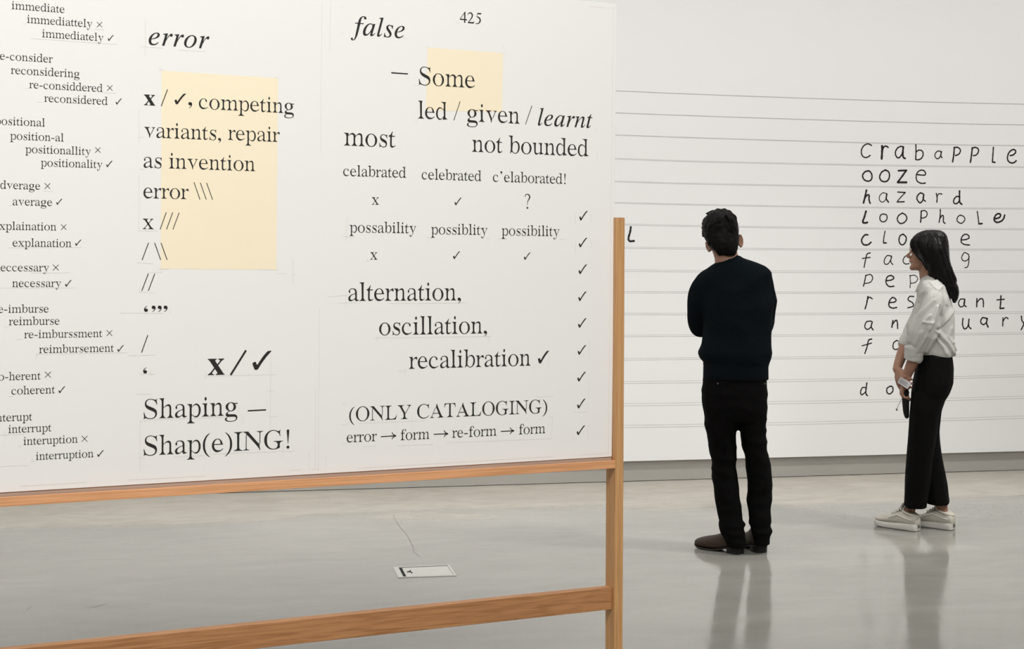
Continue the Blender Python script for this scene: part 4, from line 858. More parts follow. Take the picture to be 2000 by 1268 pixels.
text('explaination', 0, 0, 110, yr=450.2, em=EM)
mark('cross_mark', 119.4, 438.3, 129.5, 448.8, 1.1)
text('explanation', 24.6, 481.4, 139.5)
mark('check_mark', 146.5, 468, 159.2, 480)
text('neccessary', 0, 0, 95.6, yr=530, em=EM)
mark('cross_mark', 103.4, 517, 114.5, 528, 1.1)
text('necessary', 23.8, 560.6, 119.4)
mark('check_mark', 126.8, 546.7, 140, 560.2)
text('re-imburse', 0, 0, 95.2, yr=610.3, em=EM)
text('reimburse', 17.2, 635.2, 116.5)
text('re-imburssment', 47.2, 660.6, 199.8)
mark('cross_mark', 208.4, 645, 219, 656, 1.1)
text('reimbursement', 76.3, 689.8, 222.4)
mark('check_mark', 229, 674, 242, 687.4)
text('co-herent', 0, 0, 79.6, yr=741, em=EM)
mark('cross_mark', 87.8, 726, 99.3, 737.5, 1.1)
text('coherent', 22.2, 770.8, 107.5)
mark('check_mark', 114, 754.3, 127.6, 768.2)
text('interupt', 0, 0, 63.2, yr=821, em=EM)
text('interrupt', 16, 846, 100.5)
text('interuption', 45.5, 869.4, 151.8)
mark('cross_mark', 159.6, 851.5, 170.7, 862.6, 1.1)
text('interruption', 69.8, 898.6, 182.6)
mark('check_mark', 189.6, 879, 203, 892.6)

# second column
text('error', 290.2, 87.2, 408.8, '_')
text('x', 281.2, 205.2, 303, '*')
mark('slash_mark', 314.9, 207.2, 327.2, 174.6, 1.7)
mark('check_mark', 340.7, 182.6, 363.2, 203.8)
text(',', 367.7, 205, 375.2)
text('competing', 388.3, 212.3, 574)
text('variants,', 281.6, 268, 431.7)
text('repair', 445.3, 273.2, 546.2)
text('as invention', 280.4, 327.3, 498.2)
text('error', 280, 387, 368.2)
for a, b, c, d in ((378.8, 356, 390.5, 389.8), (391.1, 357, 402.8, 389.9), (403.4, 357.4, 415.2, 390.3)):
    mark('slash_mark', a, b, c, d, 1.5)
text('x', 278.7, 447.3, 300)
for a, b, c, d in ((312.6, 448, 324.8, 414.8), (325.3, 448, 337.3, 414.9), (337.7, 448.2, 349.8, 415.5)):
    mark('slash_mark', a, b, c, d, 1.5)
for a, b, c, d in ((277.4, 508, 290, 474.3), (302, 474.5, 313.7, 507.5), (314.4, 474.6, 326.4, 507.6)):
    mark('slash_mark', a, b, c, d, 1.6)
for a, b, c, d in ((276.9, 568, 289.8, 534.3), (289.7, 568, 302.2, 534.6)):
    mark('slash_mark', a, b, c, d, 1.6)
text('`', 281.0, 635.5, 288.6, name='quotation_mark')
for a in (296, 307.8, 319.3):
    text("'", a, 635.5, a + 7.7, name='quotation_mark')
mark('slash_mark', 276.4, 688.6, 288.6, 654.6, 1.7)
text('`', 279.4, 756, 287, name='quotation_mark')
text('x', 405.9, 732.7, 438.3, '*')
mark('slash_mark', 450.3, 732.6, 480.4, 684.3, 4.2)
mark('check_mark', 492.9, 684.5, 529.8, 723)
text('Shaping', 280.4, 818.3, 463.7)
mark('dash', 483.8, 802.4, 519.5, 800.6, 2.7)
text('Shap(e)ING!', 280.4, 890, 565)

# third column
text('false', 685.2, 67, 790.2, '_')
text('425', 898.1, 43.7, 940.2)
mark('dash', 764, 142.2, 796.6, 144.3, 2.6)
text('Some', 817.8, 165.5, 927.7)
text('led', 816.3, 231.3, 873.5)
mark('slash_mark', 886.2, 234.9, 898.6, 198, 1.5)
text('given', 911.7, 236.5, 1014.7)
mark('slash_mark', 1026.2, 243, 1038.8, 206.6, 1.5)
text('learnt', 1050.4, 244.8, 1156.8, '_')
text('most', 671.9, 284, 772.5)
text('not bounded', 921.9, 296.3, 1149)
text('celabrated', 670.2, 343.5, 793.1)
text('celebrated', 823.3, 350, 940.2)
text("c'elaborated!", 962.5, 354.8, 1104.6)
text('x', 726, 399.5, 740)
mark('check_mark', 887.4, 385.8, 901.6, 401)
text('?', 1024.8, 407.8, 1035.6, name='question_mark')
text('possability', 682.6, 453.8, 812.6)
text('possiblity', 841.6, 457.4, 951.8)
text('possibility', 979.3, 459.7, 1092.4)
text('x', 723, 507, 737)
mark('check_mark', 884.5, 490.5, 898.7, 506.2)
mark('check_mark', 1022.8, 492.6, 1036.4, 507.8)
text('alternation,', 680, 588, 900)
text('oscillation,', 740.3, 654.7, 950.9)
text('recalibration', 798.6, 720.6, 1035.9)
mark('check_mark', 1050.4, 684.7, 1072, 710.2)
text('(ONLY CATALOGING)', 682, 823.2, 1068.3)
text('error', 677, 864.4, 735.7)
text('form', 782, 860, 838.7)
text('re-form', 883, 855.2, 969.7)
text('form', 1013.2, 848.6, 1064.9)
for a, b, y0, y1 in ((743.8, 773.4, 853.0, 851.2), (847, 875, 848.4, 847.2), (977.9, 1004, 842.8, 841.4)):
    mb = MB()
    ribbon(mb, [bl(a, y0), bl(b, y1)], 0.0028, y=TXT_Y, sub=1, taper=True)
    ribbon(mb, [bl(b, y1), bl(b - 5, y1 - 2), bl(b - 8, y1 - 6.5)], 0.0032, 0.0022, y=TXT_Y, sub=4, taper=True)
    ribbon(mb, [bl(b, y1), bl(b - 5, y1 + 2.4), bl(b - 8, y1 + 6.5)], 0.0032, 0.0022, y=TXT_Y, sub=4, taper=True)
    flat(mb, 'arrow', M_INK)
for a, b, c, d in ((1131, 411.6, 1148, 431), (1130, 464, 1147, 483.3), (1129.5, 516, 1146.6, 535.8), (1129, 568.8, 1145.8, 588.3),
                   (1128.4, 621, 1145.8, 640.6), (1127.8, 673.7, 1145, 693.4), (1127, 725.6, 1144.6, 745.6), (1126.6, 778, 1143.7, 798.4),
                   (1125.8, 830.6, 1142.9, 850.3)):
    mark('check_mark', a, b, c, d)

# faint pencil guides left around the lettering
GUIDES = [
 [(1152, 12.8), (1184, 15.3)], [(1193, 16), (1199, 16.5)], [(1197.8, 17), (1188.4, 887)], [(1188.6, 886), (1130, 889.5)], [(1080, 892), (700, 915)],
 [(616, 760), (615.5, 915)], [(624, 600), (621.8, 918)], [(608, 917), (623, 916.4)], [(603.5, 880), (603, 919)], [(646, 0), (644, 100)], [(629, 2), (626, 300)],
 [(637, 890), (636.6, 913)], [(565, 918.8), (590, 917.4)], [(250, 938), (400, 930)], [(40, 950), (170, 942.5)],
 [(284, 36), (283.5, 108)], [(274, 91), (318, 94)], [(350, 98), (402, 100.5)], [(311, 132), (317, 137)], [(310, 137), (320, 138)],
 [(536, 151), (545, 153.3)], [(308, 525.6), (328, 526)], [(505, 526.4), (543, 527.6)], [(292, 532), (318, 532.5)], [(315, 522), (314.6, 534)],
 [(540, 534), (560, 535)], [(570, 536.4), (577, 536.8)], [(573, 506), (572, 559)],
 [(272, 212), (271.5, 280)], [(271, 268), (280, 268.6)], [(271.5, 330), (282, 331)], [(272, 340), (271, 450)], [(268, 450.5), (308, 451.8)],
 [(266, 513), (300, 515)], [(272, 570), (304, 573)], [(272, 560), (272, 573)], [(234, 611.5), (318, 612)], [(332.6, 607), (332.4, 614)],
 [(250, 695), (304, 693.5)], [(263, 690), (263, 699)], [(272, 731), (303, 731)], [(295, 722), (295, 734)], [(400, 735), (540, 731.5)], [(401, 725), (401, 740)],
 [(529, 690), (528, 840)], [(520, 764), (536, 763.5)], [(486, 730), (486, 735)], [(265, 770.5), (296, 770)], [(273, 822.5), (300, 821.5)],
 [(300, 820), (440, 815)], [(474, 812), (474, 826)], [(525, 814.5), (542, 813.5)], [(274, 820), (273.5, 920)], [(270, 895.5), (282, 895)],
 [(340, 893), (400, 890)], [(410, 887), (576, 881)], [(553, 865), (552, 894)], [(391, 887), (391, 893)],
 [(640, 580), (680, 577)], [(675, 573), (675, 601)], [(658, 592), (700, 591.5)], [(760, 592.5), (912, 592)],
 [(730, 660), (758, 659)], [(737, 655), (737, 668)], [(760, 660), (960, 657)], [(955, 656), (955, 671)],
 [(776, 725), (793, 724.5)], [(791.8, 720), (791.8, 735)], [(1040, 718.5), (1044, 718)], [(1071, 706), (1071, 717)],
 [(667, 790), (676, 789)], [(1046, 775.2), (1081, 774.4)], [(667, 830), (680, 829)], [(700, 827), (830, 822)], [(805, 815), (805, 832)],
 [(1072, 814.5), (1082, 814)], [(1079, 817), (1076, 856)], [(667, 868), (680, 867.6)], [(776, 871), (845, 868.4)], [(872, 865), (1078, 857)],
 [(843, 864), (843, 872)], [(972, 857), (972, 863)], [(708, 872.3), (735, 871)],
 [(668, 462.5), (690, 463)], [(677, 424), (677, 470)], [(836, 466), (836, 472)], [(832, 464), (845, 465)], [(950, 466), (957, 467)],
 [(972, 466.5), (990, 467.6)], [(1092, 467), (1104, 467.6)], [(716, 509), (722, 509.4)], [(718, 505), (718, 512)],
 [(1124, 415), (1124, 436)], [(1155, 412), (1154.6, 436)], [(1124, 470), (1123.6, 496)], [(1155, 470), (1154.4, 485)],
 [(1151.4, 665), (1151, 698)], [(1150, 745), (1149.6, 780)], [(1149, 830), (1148.6, 858)], [(1119, 855), (1119, 861)], [(1121, 805.5), (1150, 804.8)],
 [(664, 65), (672, 65)], [(668.6, 10), (668.4, 16)], [(890, 44), (897, 44.4)], [(941, 48), (945, 48.3)], [(788, 74.5), (795, 75)],
 [(829, 91.6), (840, 92.8)], [(977, 104), (988, 104.8)], [(983, 88), (983, 95)], [(809, 167), (815, 167)], [(811, 232.6), (814, 240)],
 [(1161, 252.6), (1168, 253.5)], [(1166, 297), (1165, 309)], [(776, 290), (783, 291)], [(665, 285), (668, 286)],
 [(18, 19), (24, 19.4)], [(44, 46.5), (52, 47)], [(60, 75), (230, 87)], [(184, 57), (204, 58)], [(46, 172.5), (56, 173)], [(200, 181), (226, 182)],
 [(72, 199), (80, 199.2)], [(84, 373), (104, 373.5)], [(17, 401.5), (24, 402)], [(16, 484), (160, 483)], [(60, 533.5), (135, 532.6)], [(0, 562.7), (150, 562.5)],
 [(8, 638.6), (18, 638.2)], [(32, 663.3), (44, 662.6)], [(70, 692), (248, 689)], [(72, 690), (71.6, 703)], [(16, 774.5), (26, 774)],
 [(0, 850), (46, 848)], [(10, 842), (9.6, 854)], [(34, 872.6), (43, 872)], [(60, 902), (68, 901)], [(63, 895), (63, 903)], [(0, 911.5), (55, 909.5)],
]
mb = MB()
for g in GUIDES:
    box_line(g, 0.0010, mb=mb)
flat(mb, 'pencil_guides', M_PENCIL)['kind'] = 'stuff'


# ------------------------------------------------------------------ people
class Frame:
    """a person's own axes: x across the picture, y away from the viewer, z up, origin on the floor"""

    def __init__(self, px, py):
        self.o = floor_at(px, py)
        self.rz = -math.atan2(self.o.x, self.o.y)
        self.ex = Vector((math.cos(self.rz), math.sin(self.rz), 0))
        self.ey = Vector((-math.sin(self.rz), math.cos(self.rz), 0))

    def at(self, px, py, y=0.0):
        p = hit(px, py, self.o + self.ey * y, self.ey) - self.o
        return Vector((p.dot(self.ex), y, p.z))

    def ground(self, px, py):
        p = floor_at(px, py) - self.o
        return Vector((p.dot(self.ex), p.dot(self.ey), 0))


def section(cx, cy, z, rx, ry, n=32, e=2.3):
    out = []
    for k in range(n):
        a = 2 * math.pi * k / n
        c, s = math.cos(a), math.sin(a)
        out.append(Vector((cx + rx * math.copysign(abs(c) ** (2 / e), c), cy + ry * math.copysign(abs(s) ** (2 / e), s), z)))
    return out


def trunk(mb, fr, rows, e=2.3, n=32, sub=4):
    """rows: (py, px left, px right, half depth, depth centre) from top to bottom"""
    P, R = [], []
    for row in rows:
        py, xl, xr, ry = row[:4]
        yo = row[4] if len(row) > 4 else 0.0
        a, b = fr.at(xl, py, yo), fr.at(xr, py, yo)
        P.append((a + b) / 2)
        R.append(((b.x - a.x) / 2, ry))
    P, R = spline(P, R, sub)
    mb.rings([section(p.x, p.y, p.z, r[0], r[1], n, e) for p, r in zip(P, R)])


def limb(mb, fr, pts, n=16, sub=5, ends=True):
    """pts: (px, py, depth, radius)"""
    mb.tube([fr.at(x, y, d) for x, y, d, r in pts], [r for x, y, d, r in pts], n=n, sub=sub)
    if ends:
        for x, y, d, r in (pts[0], pts[-1]):
            mb.ball(fr.at(x, y, d), r * .98, 16, 10)


def head(mb, c, up, face, H, ear=0.36, nose=1.0):
    """c = point between the ears, H = chin-to-crown height"""
    up, face = up.normalized(), face.normalized()
    face = (face - up * face.dot(up)).normalized()
    lat = face.cross(up)
    o = c - up * (0.43 * H)

    def q(l, f, u):
        return o + lat * (l * H) + face * (f * H) + up * (u * H)
    prof = [(-0.005, .33, .14, .06), (.03, .385, .06, .13), (.09, .40, -.03, .19), (.16, .375, -.12, .22), (.22, .385, -.20, .24), (.30, .385, -.29, .265),
            (.38, .375, -.35, .29), (.46, .355, -.39, .305), (.51, .35, -.405, .31), (.57, .39, -.42, .32), (.63, .395, -.43, .33), (.72, .385, -.435, .335),
            (.82, .335, -.42, .315), (.91, .225, -.34, .245), (.97, .08, -.19, .14), (.995, -.02, -.09, .05)]
    rings = []
    P, R = spline([Vector((u, f, b)) for u, f, b, h in prof], [(h,) for u, f, b, h in prof], 3)
    for p, r in zip(P, R):
        u, f, b = p
        cf, rf = (f + b) / 2, (f - b) / 2
        ring = []
        for k in range(32):
            a = 2 * math.pi * k / 32
            ca, sa = math.cos(a), math.sin(a)
            ring.append(q(r[0] * math.copysign(abs(sa) ** .88, sa), cf + rf * math.copysign(abs(ca) ** .88, ca), u))
        rings.append(ring)
    mb.rings(rings)
    # nose, lips, brow, eyelids
    mb.tube([q(0, .34, .55), q(0, .40, .47), q(0, .447, .405), q(0, .482 * nose, .362), q(0, .42, .325), q(0, .37, .315)],
            [.024 * H, .028 * H, .032 * H, .034 * H, .038 * H, .036 * H], n=12, sub=3)
    for s in (-1, 1):
        mb.ball(q(.048 * s, .408, .345), (.030 * H,) * 3, 10, 8)
        mb.tube([q(.04 * s, .385, .585), q(.13 * s, .375, .60), q(.215 * s, .31, .575)], [.026 * H, .028 * H, .022 * H], n=8, sub=3)
        mb.ball(q(.135 * s, .305, .50), (.06 * H, .05 * H, .045 * H), 12, 8, (lat, face, up))
        mb.ball(q(.20 * s, .22, .40), (.10 * H, .11 * H, .10 * H), 12, 8, (lat, face, up))
    mb.tube([q(-.10, .345, .238), q(-.035, .395, .252), q(0, .40, .246), q(.035, .395, .252), q(.10, .345, .238)], [.012 * H, .026 * H, .026 * H, .026 * H, .012 * H], n=8, sub=3)
    mb.tube([q(-.09, .345, .222), q(0, .395, .20), q(.09, .345, .222)], [.012 * H, .03 * H, .012 * H], n=8, sub=4)
    mb.ball(q(0, .345, .06), (.11 * H, .075 * H, .075 * H), 12, 8, (lat, face, up))
    # ears: a tilted dish with a rim
    for s in (-1, 1):
        e0 = q(ear * s, -.045, .42)
        out = (lat * s * .82 - face * .57).normalized()
        eu = (up * .96 - face * .28).normalized()
        ef = eu.cross(out)
        mb.ball(e0 - out * .02 * H, (.075 * H, .03 * H, .125 * H), 12, 10, (ef, out, eu))
        rim = [e0 + eu * (.135 * H * math.cos(t)) + ef * (.08 * H * math.sin(t)) + out * (.012 * H) for t in [math.pi * 2 * k / 12 for k in range(11)]]
        mb.tube(rim, [.02 * H] * len(rim), n=8, sub=2)
        mb.ball(e0 - eu * .125 * H, (.04 * H,) * 3, 8, 6)
    return q


def hand(mb, wrist, d, n, thumb, curl=0.5, size=1.0, spread=0.0, thumb_curl=0.3):
    """wrist point, direction of the fingers d, palm normal n, thumb = +1/-1 side"""
    d, n = d.normalized(), n.normalized()
    n = (n - d * n.dot(d)).normalized()
    t = d.cross(n) * thumb
    s = size
    mb.tube([wrist - d * .02 * s, wrist + d * .01 * s, wrist + d * .045 * s, wrist + d * .085 * s, wrist + d * .098 * s],
            [(.025 * s, .019 * s), (.027 * s, .018 * s), (.038 * s, .016 * s), (.040 * s, .0135 * s), (.034 * s, .009 * s)], n=14, sub=3, flat=t)
    mb.ball(wrist + d * .035 * s + t * .022 * s + n * .008 * s, (.022 * s, .028 * s, .015 * s), 10, 8, (t, d, n))
    for k, (off, L) in enumerate(((.029, .070), (.010, .078), (-.010, .072), (-.028, .057))):
        p = wrist + d * (.088 - .004 * abs(k - 1)) * s + t * off * s
        pts, rad = [p - d * .012 * s, p], [.0095 * s, .0098 * s]
        ang = 0.0
        dd = (d + t * (off * spread)).normalized()
        for j, (f, r) in enumerate(((.45, .0088), (.30, .0080), (.25, .0066))):
            ang += curl * (0.85, 1.15, 0.8)[j] * (1 + .08 * k)
            p = p + (dd * math.cos(ang) + n * math.sin(ang)) * (L * f * s)
            pts.append(p)
            rad.append(r * s)
        mb.tube(pts, rad, n=10, sub=3)
        mb.ball(pts[-1], .0066 * s, 8, 6)
    b = wrist + d * .026 * s + t * .026 * s + n * .004 * s
    dt = (d * .72 + t * .62 + n * .28).normalized()
    p1 = b + dt * .038 * s
    dt2 = (dt + (d * .6 + n * .8) * thumb_curl).normalized()
    p2 = p1 + dt2 * .030 * s
    p3 = p2 + (dt2 + (d * .5 + n * .6) * thumb_curl).normalized() * .022 * s
    mb.tube([b, p1, p2, p3], [.0145 * s, .0115 * s, .0098 * s, .0076 * s], n=10, sub=3)
    mb.ball(p3, .0076 * s, 8, 6)


def folds(amp, freq, stretch=(1, 1, 1), seed=0.0, amp2=0.0, f2=30.0):
    def w(p, nrm):
        v = Vector((p.x * stretch[0], p.y * stretch[1], p.z * stretch[2])) * freq + Vector((seed, seed * 1.7, -seed))
        r = 1 - 2 * abs(noise.noise(v))          # ridged creases
        a = amp * (r - 0.5)
        if amp2:
            a += amp2 * noise.noise(p * f2 + Vector((seed, 0, 0)))
        return nrm * a
    return w


def shoe_rings(heel, d, L, spec, e=2.6, n=24):
    """spec rows: (share of length, half width, bottom, top) ; returns rings across the foot"""
    d = d.normalized()
    t = Vector((d.y, -d.x, 0))
    P, R = spline([Vector((r[0], r[2], r[3])) for r in spec], [(r[1],) for r in spec], 4)
    out = []
    for p, r in zip(P, R):
        s, b, tp = p
        ring = []
        for k in range(n):
            a = 2 * math.pi * k / n
            c, sn = math.cos(a), math.sin(a)
            w = r[0] * math.copysign(abs(c) ** (2 / e), c) * (1 - 0.18 * max(0, sn))
            z = (b + tp) / 2 + (tp - b) / 2 * math.copysign(abs(sn) ** (2 / e), sn)
            ring.append(heel + d * (s * L) + t * w + Vector((0, 0, z)))
        out.append(ring)
    return out


# ---------------------------------------------- man seen from behind
FM = Frame(1445, 1077)
man = tag(empty('person', FM.o, FM.rz), 'man in dark navy sweater and black trousers seen from behind with folded arms', 'person')
up_m = Vector((-.15, .0, .985))
c_m = FM.at(1414.5, 474, 0.01)
body = MB()
hq = head(body, c_m, up_m, Vector((.05, 1, .08)), 0.232, ear=.35)
limb(body, FM, [(1413, 482, .0, .062), (1418, 500, -.005, .060), (1422, 520, -.005, .068), (1426, 545, 0, .085)])
trunk(body, FM, [(525, 1395, 1472, .07), (545, 1378, 1492, .09), (590, 1384, 1496, .105), (650, 1388, 1492, .10), (700, 1384, 1492, .095), (760, 1382, 1489, .10), (795, 1386, 1484, .09), (810, 1400, 1470, .06)])
limb(body, FM, [(1407, 800, 0, .062), (1411, 850, 0, .058), (1414, 905, .0, .048), (1418, 960, -.015, .046), (1430, 1020, -.034, .038), (1435, 1056, -.035, .030)])
limb(body, FM, [(1468, 800, .02, .062), (1473, 850, .02, .056), (1479, 905, .025, .048), (1484, 960, .02, .046), (1486, 1020, .0, .038), (1487, 1052, .0, .030)])
# folded arms: upper arms down, forearms across the front, hands on the opposite upper arms
limb(body, FM, [(1386, 548, 0, .042), (1371, 586, .01, .040), (1364, 626, .06, .038), (1372, 640, .10, .036), (1400, 624, .19, .032), (1440, 606, .225, .026)])
limb(body, FM, [(1485, 546, 0, .042), (1494, 586, .01, .038), (1494, 622, .05, .036), (1487, 638, .10, .034), (1462, 628, .18, .032), (1424, 618, .20, .026)])
hand(body, FM.at(1440, 606, .225), Vector((.9, -.28, .12)), Vector((-.2, -1, 0)), 1, .45)
hand(body, FM.at(1424, 618, .19), Vector((-.9, -.2, .12)), Vector((.2, -1, 0)), -1, .45)
for x, y, d in ((1436, 1060, -.04), (1488, 1055, -.005)):
    body.ball(FM.at(x, y + 3, d) + Vector((0, .015, .01)), (.026, .04, .022), 12, 8)
body_o = body.build('body', M_SKIN, man, smooth=True, fuse=.0042, soft=3)

# hair: cap from nape to forelock with loose locks
hair = MB()
trunk(hair, FM, [(410.5, 1402, 1414, .03, .03), (413, 1391, 1424, .06, .02), (418, 1383, 1432, .085, .015), (427, 1376, 1438, .10, .01), (438, 1372, 1441.5, .106, .005),
                 (450, 1372, 1443, .105, .0), (462, 1375, 1443.5, .098, -.012), (474, 1381, 1442.5, .085, -.03), (484, 1387, 1441, .068, -.045), (493, 1397, 1438.5, .045, -.055), (499, 1405, 1434, .02, -.06)], e=2.2)
random.seed(4)


def lock(mb, pts, r0, n=7):
    mb.tube(pts, [r0 * (1 - (i / (len(pts) - 1)) ** 1.5 * .93) for i in range(len(pts))], n=n, sub=4)


for (x0, y0, x1, y1, x2, y2, d) in ((1404, 418, 1392, 413, 1379, 418, .05), (1400, 421, 1386, 418, 1377, 417, .06), (1394, 424, 1380, 426, 1370, 434, .05),
                                    (1390, 430, 1376, 434, 1368, 440, .03), (1388, 436, 1376, 442, 1369, 448, .02), (1386, 425, 1376, 428, 1372, 430, .07),
                                    (1410, 414, 1402, 410, 1393, 414, .02), (1416, 414, 1424, 413, 1431, 419, .0), (1384, 442, 1375, 448, 1370, 455, .0),
                                    (1425, 418, 1434, 422, 1440, 432, -.02), (1382, 450, 1374, 456, 1373, 464, -.01), (1408, 416, 1414, 410, 1422, 411, .03)):
    lock(hair, [FM.at(x0, y0, d), FM.at(x1, y1, d), FM.at(x2, y2, d + .01)], .0135)
for k in range(26):          # short nape and crown strands
    a = random.uniform(0, math.pi)
    x = 1407 + 34 * math.cos(a) + random.uniform(-3, 3)
    y = random.uniform(418, 470)
    dd = -.07 - .03 * math.sin(a)
    lock(hair, [FM.at(1407 + (x - 1407) * .5, y, dd * .9), FM.at(1408 + (x - 1407) * .75, y + 8, dd * 1.02), FM.at(1410 + (x - 1407) * .85, y + 20, dd * .95)], .010)
hair.build('hair', M_BLACKHAIR, man, smooth=True, fuse=.0042, soft=2, warp=folds(.004, 26, (1, 1, .35), 3.1, .002, 60))

# sweater
sw = MB()
trunk(sw, FM, [(500, 1424, 1446, .055, .02), (504, 1413, 1452, .065, .01), (508, 1406, 1469, .074), (512, 1399, 1483, .080), (518, 1388, 1496, .09), (525, 1379, 1502, .098), (532, 1372, 1505.5, .105), (541, 1366, 1507, .11), (560, 1364, 1509, .118), (590, 1368, 1511, .125),
               (625, 1373, 1509, .13), (655, 1374, 1505.5, .135), (672, 1370, 1505.5, .14), (688, 1363.5, 1507.5, .143), (699, 1367, 1505.5, .138), (707, 1373, 1502, .13), (716, 1374.5, 1500.5, .124), (738, 1374, 1500.5, .122)], e=2.35, n=40)
limb(sw, FM, [(1384, 543, 0, .05), (1372, 562, .005, .058), (1364, 586, .01, .056), (1361, 610, .03, .052), (1362, 630, .06, .050), (1370, 641, .10, .046), (1395, 626, .19, .045), (1432, 610, .225, .040)])
limb(sw, FM, [(1486, 540, 0, .05), (1493, 560, .005, .054), (1496, 586, .01, .053), (1496.5, 606, .02, .050), (1495, 622, .05, .047), (1488, 640, .10, .046), (1462, 628, .18, .045), (1432, 620, .205, .040)])
sw_o = sw.build('sweater', M_KNIT, man, smooth=True, fuse=.007, soft=4, warp=folds(.007, 5.5, (1, 1, 1.3), 8.2, .003, 14))
rib = MB()
trunk(rib, FM, [(709, 1373, 1501.5, .131), (716, 1373.5, 1501, .127), (738.5, 1373, 1501.2, .124), (739, 1375, 1500, .12)], e=2.35, n=40, sub=3)
rib.build('hem_rib', M_KNIT, man, smooth=True)

# trousers
tr = MB()
trunk(tr, FM, [(730, 1375, 1498.5, .115), (750, 1372.5, 1499, .12), (765, 1371, 1499, .125), (795, 1372, 1498, .125), (810, 1374, 1497.5, .115), (822, 1378, 1496, .095)], e=2.4)
trunk(tr, FM, [(790, 1373, 1443, .105, -.01), (831, 1376.5, 1442, .10, -.01), (848, 1380, 1439.2, .096, -.01), (864, 1383, 1438.2, .092, -.01), (888, 1387, 1438.6, .088, -.01), (912, 1390, 1437.6, .084, -.01), (942, 1391.5, 1441, .08, -.015), (975, 1396.5, 1446, .078, -.025),
               (1008, 1403, 1450, .076, -.032), (1017, 1404.5, 1451.5, .076, -.034), (1024, 1403.5, 1455.5, .081, -.036), (1031, 1405, 1453.5, .077, -.038), (1039, 1408, 1456.5, .081, -.04), (1048, 1413, 1455.5, .075, -.042), (1057, 1417, 1457, .076, -.044), (1068, 1424, 1457.5, .066, -.048)], e=2.3)
trunk(tr, FM, [(790, 1437, 1498, .105, .02), (832, 1441, 1496.5, .10, .02), (846, 1444.2, 1496.8, .097, .02), (858, 1447, 1497.5, .095, .02), (880, 1451, 1499, .09, .025), (889, 1453, 1501.5, .088, .025), (915, 1457.5, 1505.5, .084, .025), (945, 1461, 1507.5, .08, .02), (975, 1459, 1507.5, .078, .015),
               (999, 1460, 1507, .076, .005), (1018, 1462, 1507.5, .078, 0), (1027, 1464.5, 1504, .072, 0), (1037, 1466, 1507.8, .080, -.005), (1047, 1470, 1503.5, .072, -.008), (1062, 1474, 1502.5, .066, -.01)], e=2.3)
tr.build('trousers', M_JEAN, man, smooth=True, fuse=.0042, soft=2, warp=folds(.006, 6, (1, 1, 2.2), 1.4, .0015, 25))
for x, y in ((1402, 749.5), (1494, 750)):
    p = FM.at(x, y, -.127 if x < 1450 else -.066)
    b = MB().ball(p, (.0042, .004, .0042), 10, 6)
    b.build('pocket_button', M_GREY, man, smooth=True)

# boots
BOOT = [(0, .018, .028, .085), (.03, .033, .028, .12), (.12, .037, .028, .14), (.26, .037, .022, .135), (.38, .036, .012, .105), (.5, .040, .006, .085), (.66, .046, .006, .072), (.8, .045, .006, .062), (.92, .035, .010, .050), (.98, .019, .016, .040), (1.0, .008, .022, .034)]
SOLE = [(0, .016, .028, .038), (.02, .030, .028, .038), (.12, .038, .028, .037), (.28, .037, .020, .030), (.42, .039, .008, .018), (.55, .044, .001, .011), (.68, .049, .0, .010), (.80, .048, .001, .011), (.90, .039, .004, .014), (.97, .023, .009, .019), (1.01, .008, .013, .022)]
for (hx, hy), (tx, ty), L in (((1450, 1082.5), (1381, 1071.5), .275), ((1490, 1080.5), (1460, 1068.5), .275)):
    h0 = FM.ground(hx, hy)
    d = FM.ground(tx, ty) - h0
    d.z = 0
    d.normalize()
    t = Vector((d.y, -d.x, 0))
    bt = empty('boot')
    bt.parent = man
    MB().rings(shoe_rings(h0, d, L, BOOT)).build('upper', M_BOOT, bt, smooth=True)
    MB().rings(shoe_rings(h0, d, L, SOLE, e=5)).build('sole', M_HEEL, bt, smooth=True)
    out = [(.27, .034), (.20, .037), (.12, .037), (.06, .034), (.02, .026), (-.003, .012)]
    pts = [h0 + d * (L * a) + t * w for a, w in out] + [h0 + d * (L * a) - t * w for a, w in out[::-1]]
    MB().prism_z([(p.x, p.y) for p in pts], .0, .031).build('heel', M_HEEL, bt, bevel=.002)


# ---------------------------------------------- woman seen from the side, facing left
FW = Frame(1808, 1037)
woman = tag(empty('person', FW.o, FW.rz), 'woman with long black hair and glasses in white shirt and black trousers, in profile', 'person')
c_w = FW.at(1810, 496, 0)
up_w = Vector((.03, 0, 1))
body = MB()
hq = head(body, c_w, up_w, Vector((-1, -.06, 0)), .214, ear=.33, nose=1.02)
limb(body, FW, [(1812, 508, 0, .054), (1814, 530, 0, .052), (1818, 548, 0, .058), (1824, 570, 0, .075)])
trunk(body, FW, [(556, 1806, 1838, .09), (572, 1798, 1845, .13), (600, 1790, 1851, .135), (640, 1788, 1856, .125), (680, 1796, 1858, .12), (730, 1792, 1858, .145), (780, 1790, 1842, .14)])
limb(body, FW, [(1812, 770, -.075, .065), (1805, 840, -.06, .055), (1799, 890, -.045, .048), (1790, 950, -.015, .038), (1780, 985, .008, .030), (1775, 1003, .014, .030), (1771, 1014, .017, .031)])
limb(body, FW, [(1814, 770, .08, .065), (1812, 840, .09, .050), (1817, 890, .095, .045), (1828, 950, .095, .038), (1839, 985, .097, .030), (1840, 1001, .099, .030), (1837, 1012, .10, .031)])
# near (left) arm: straight down the front, palm on the phone
NW = FW.at(1768, 741, -.10)
limb(body, FW, [(1826, 584, -.135, .036), (1816, 612, -.155, .038), (1803, 655, -.16, .038), (1790, 690, -.14, .037), (1777, 720, -.115, .029), (1768, 741, -.10, .023)])
hand(body, NW, FW.at(1757.5, 781, -.085) - NW, Vector((1, .05, -.1)), -1, .62, .92, thumb_curl=.5)
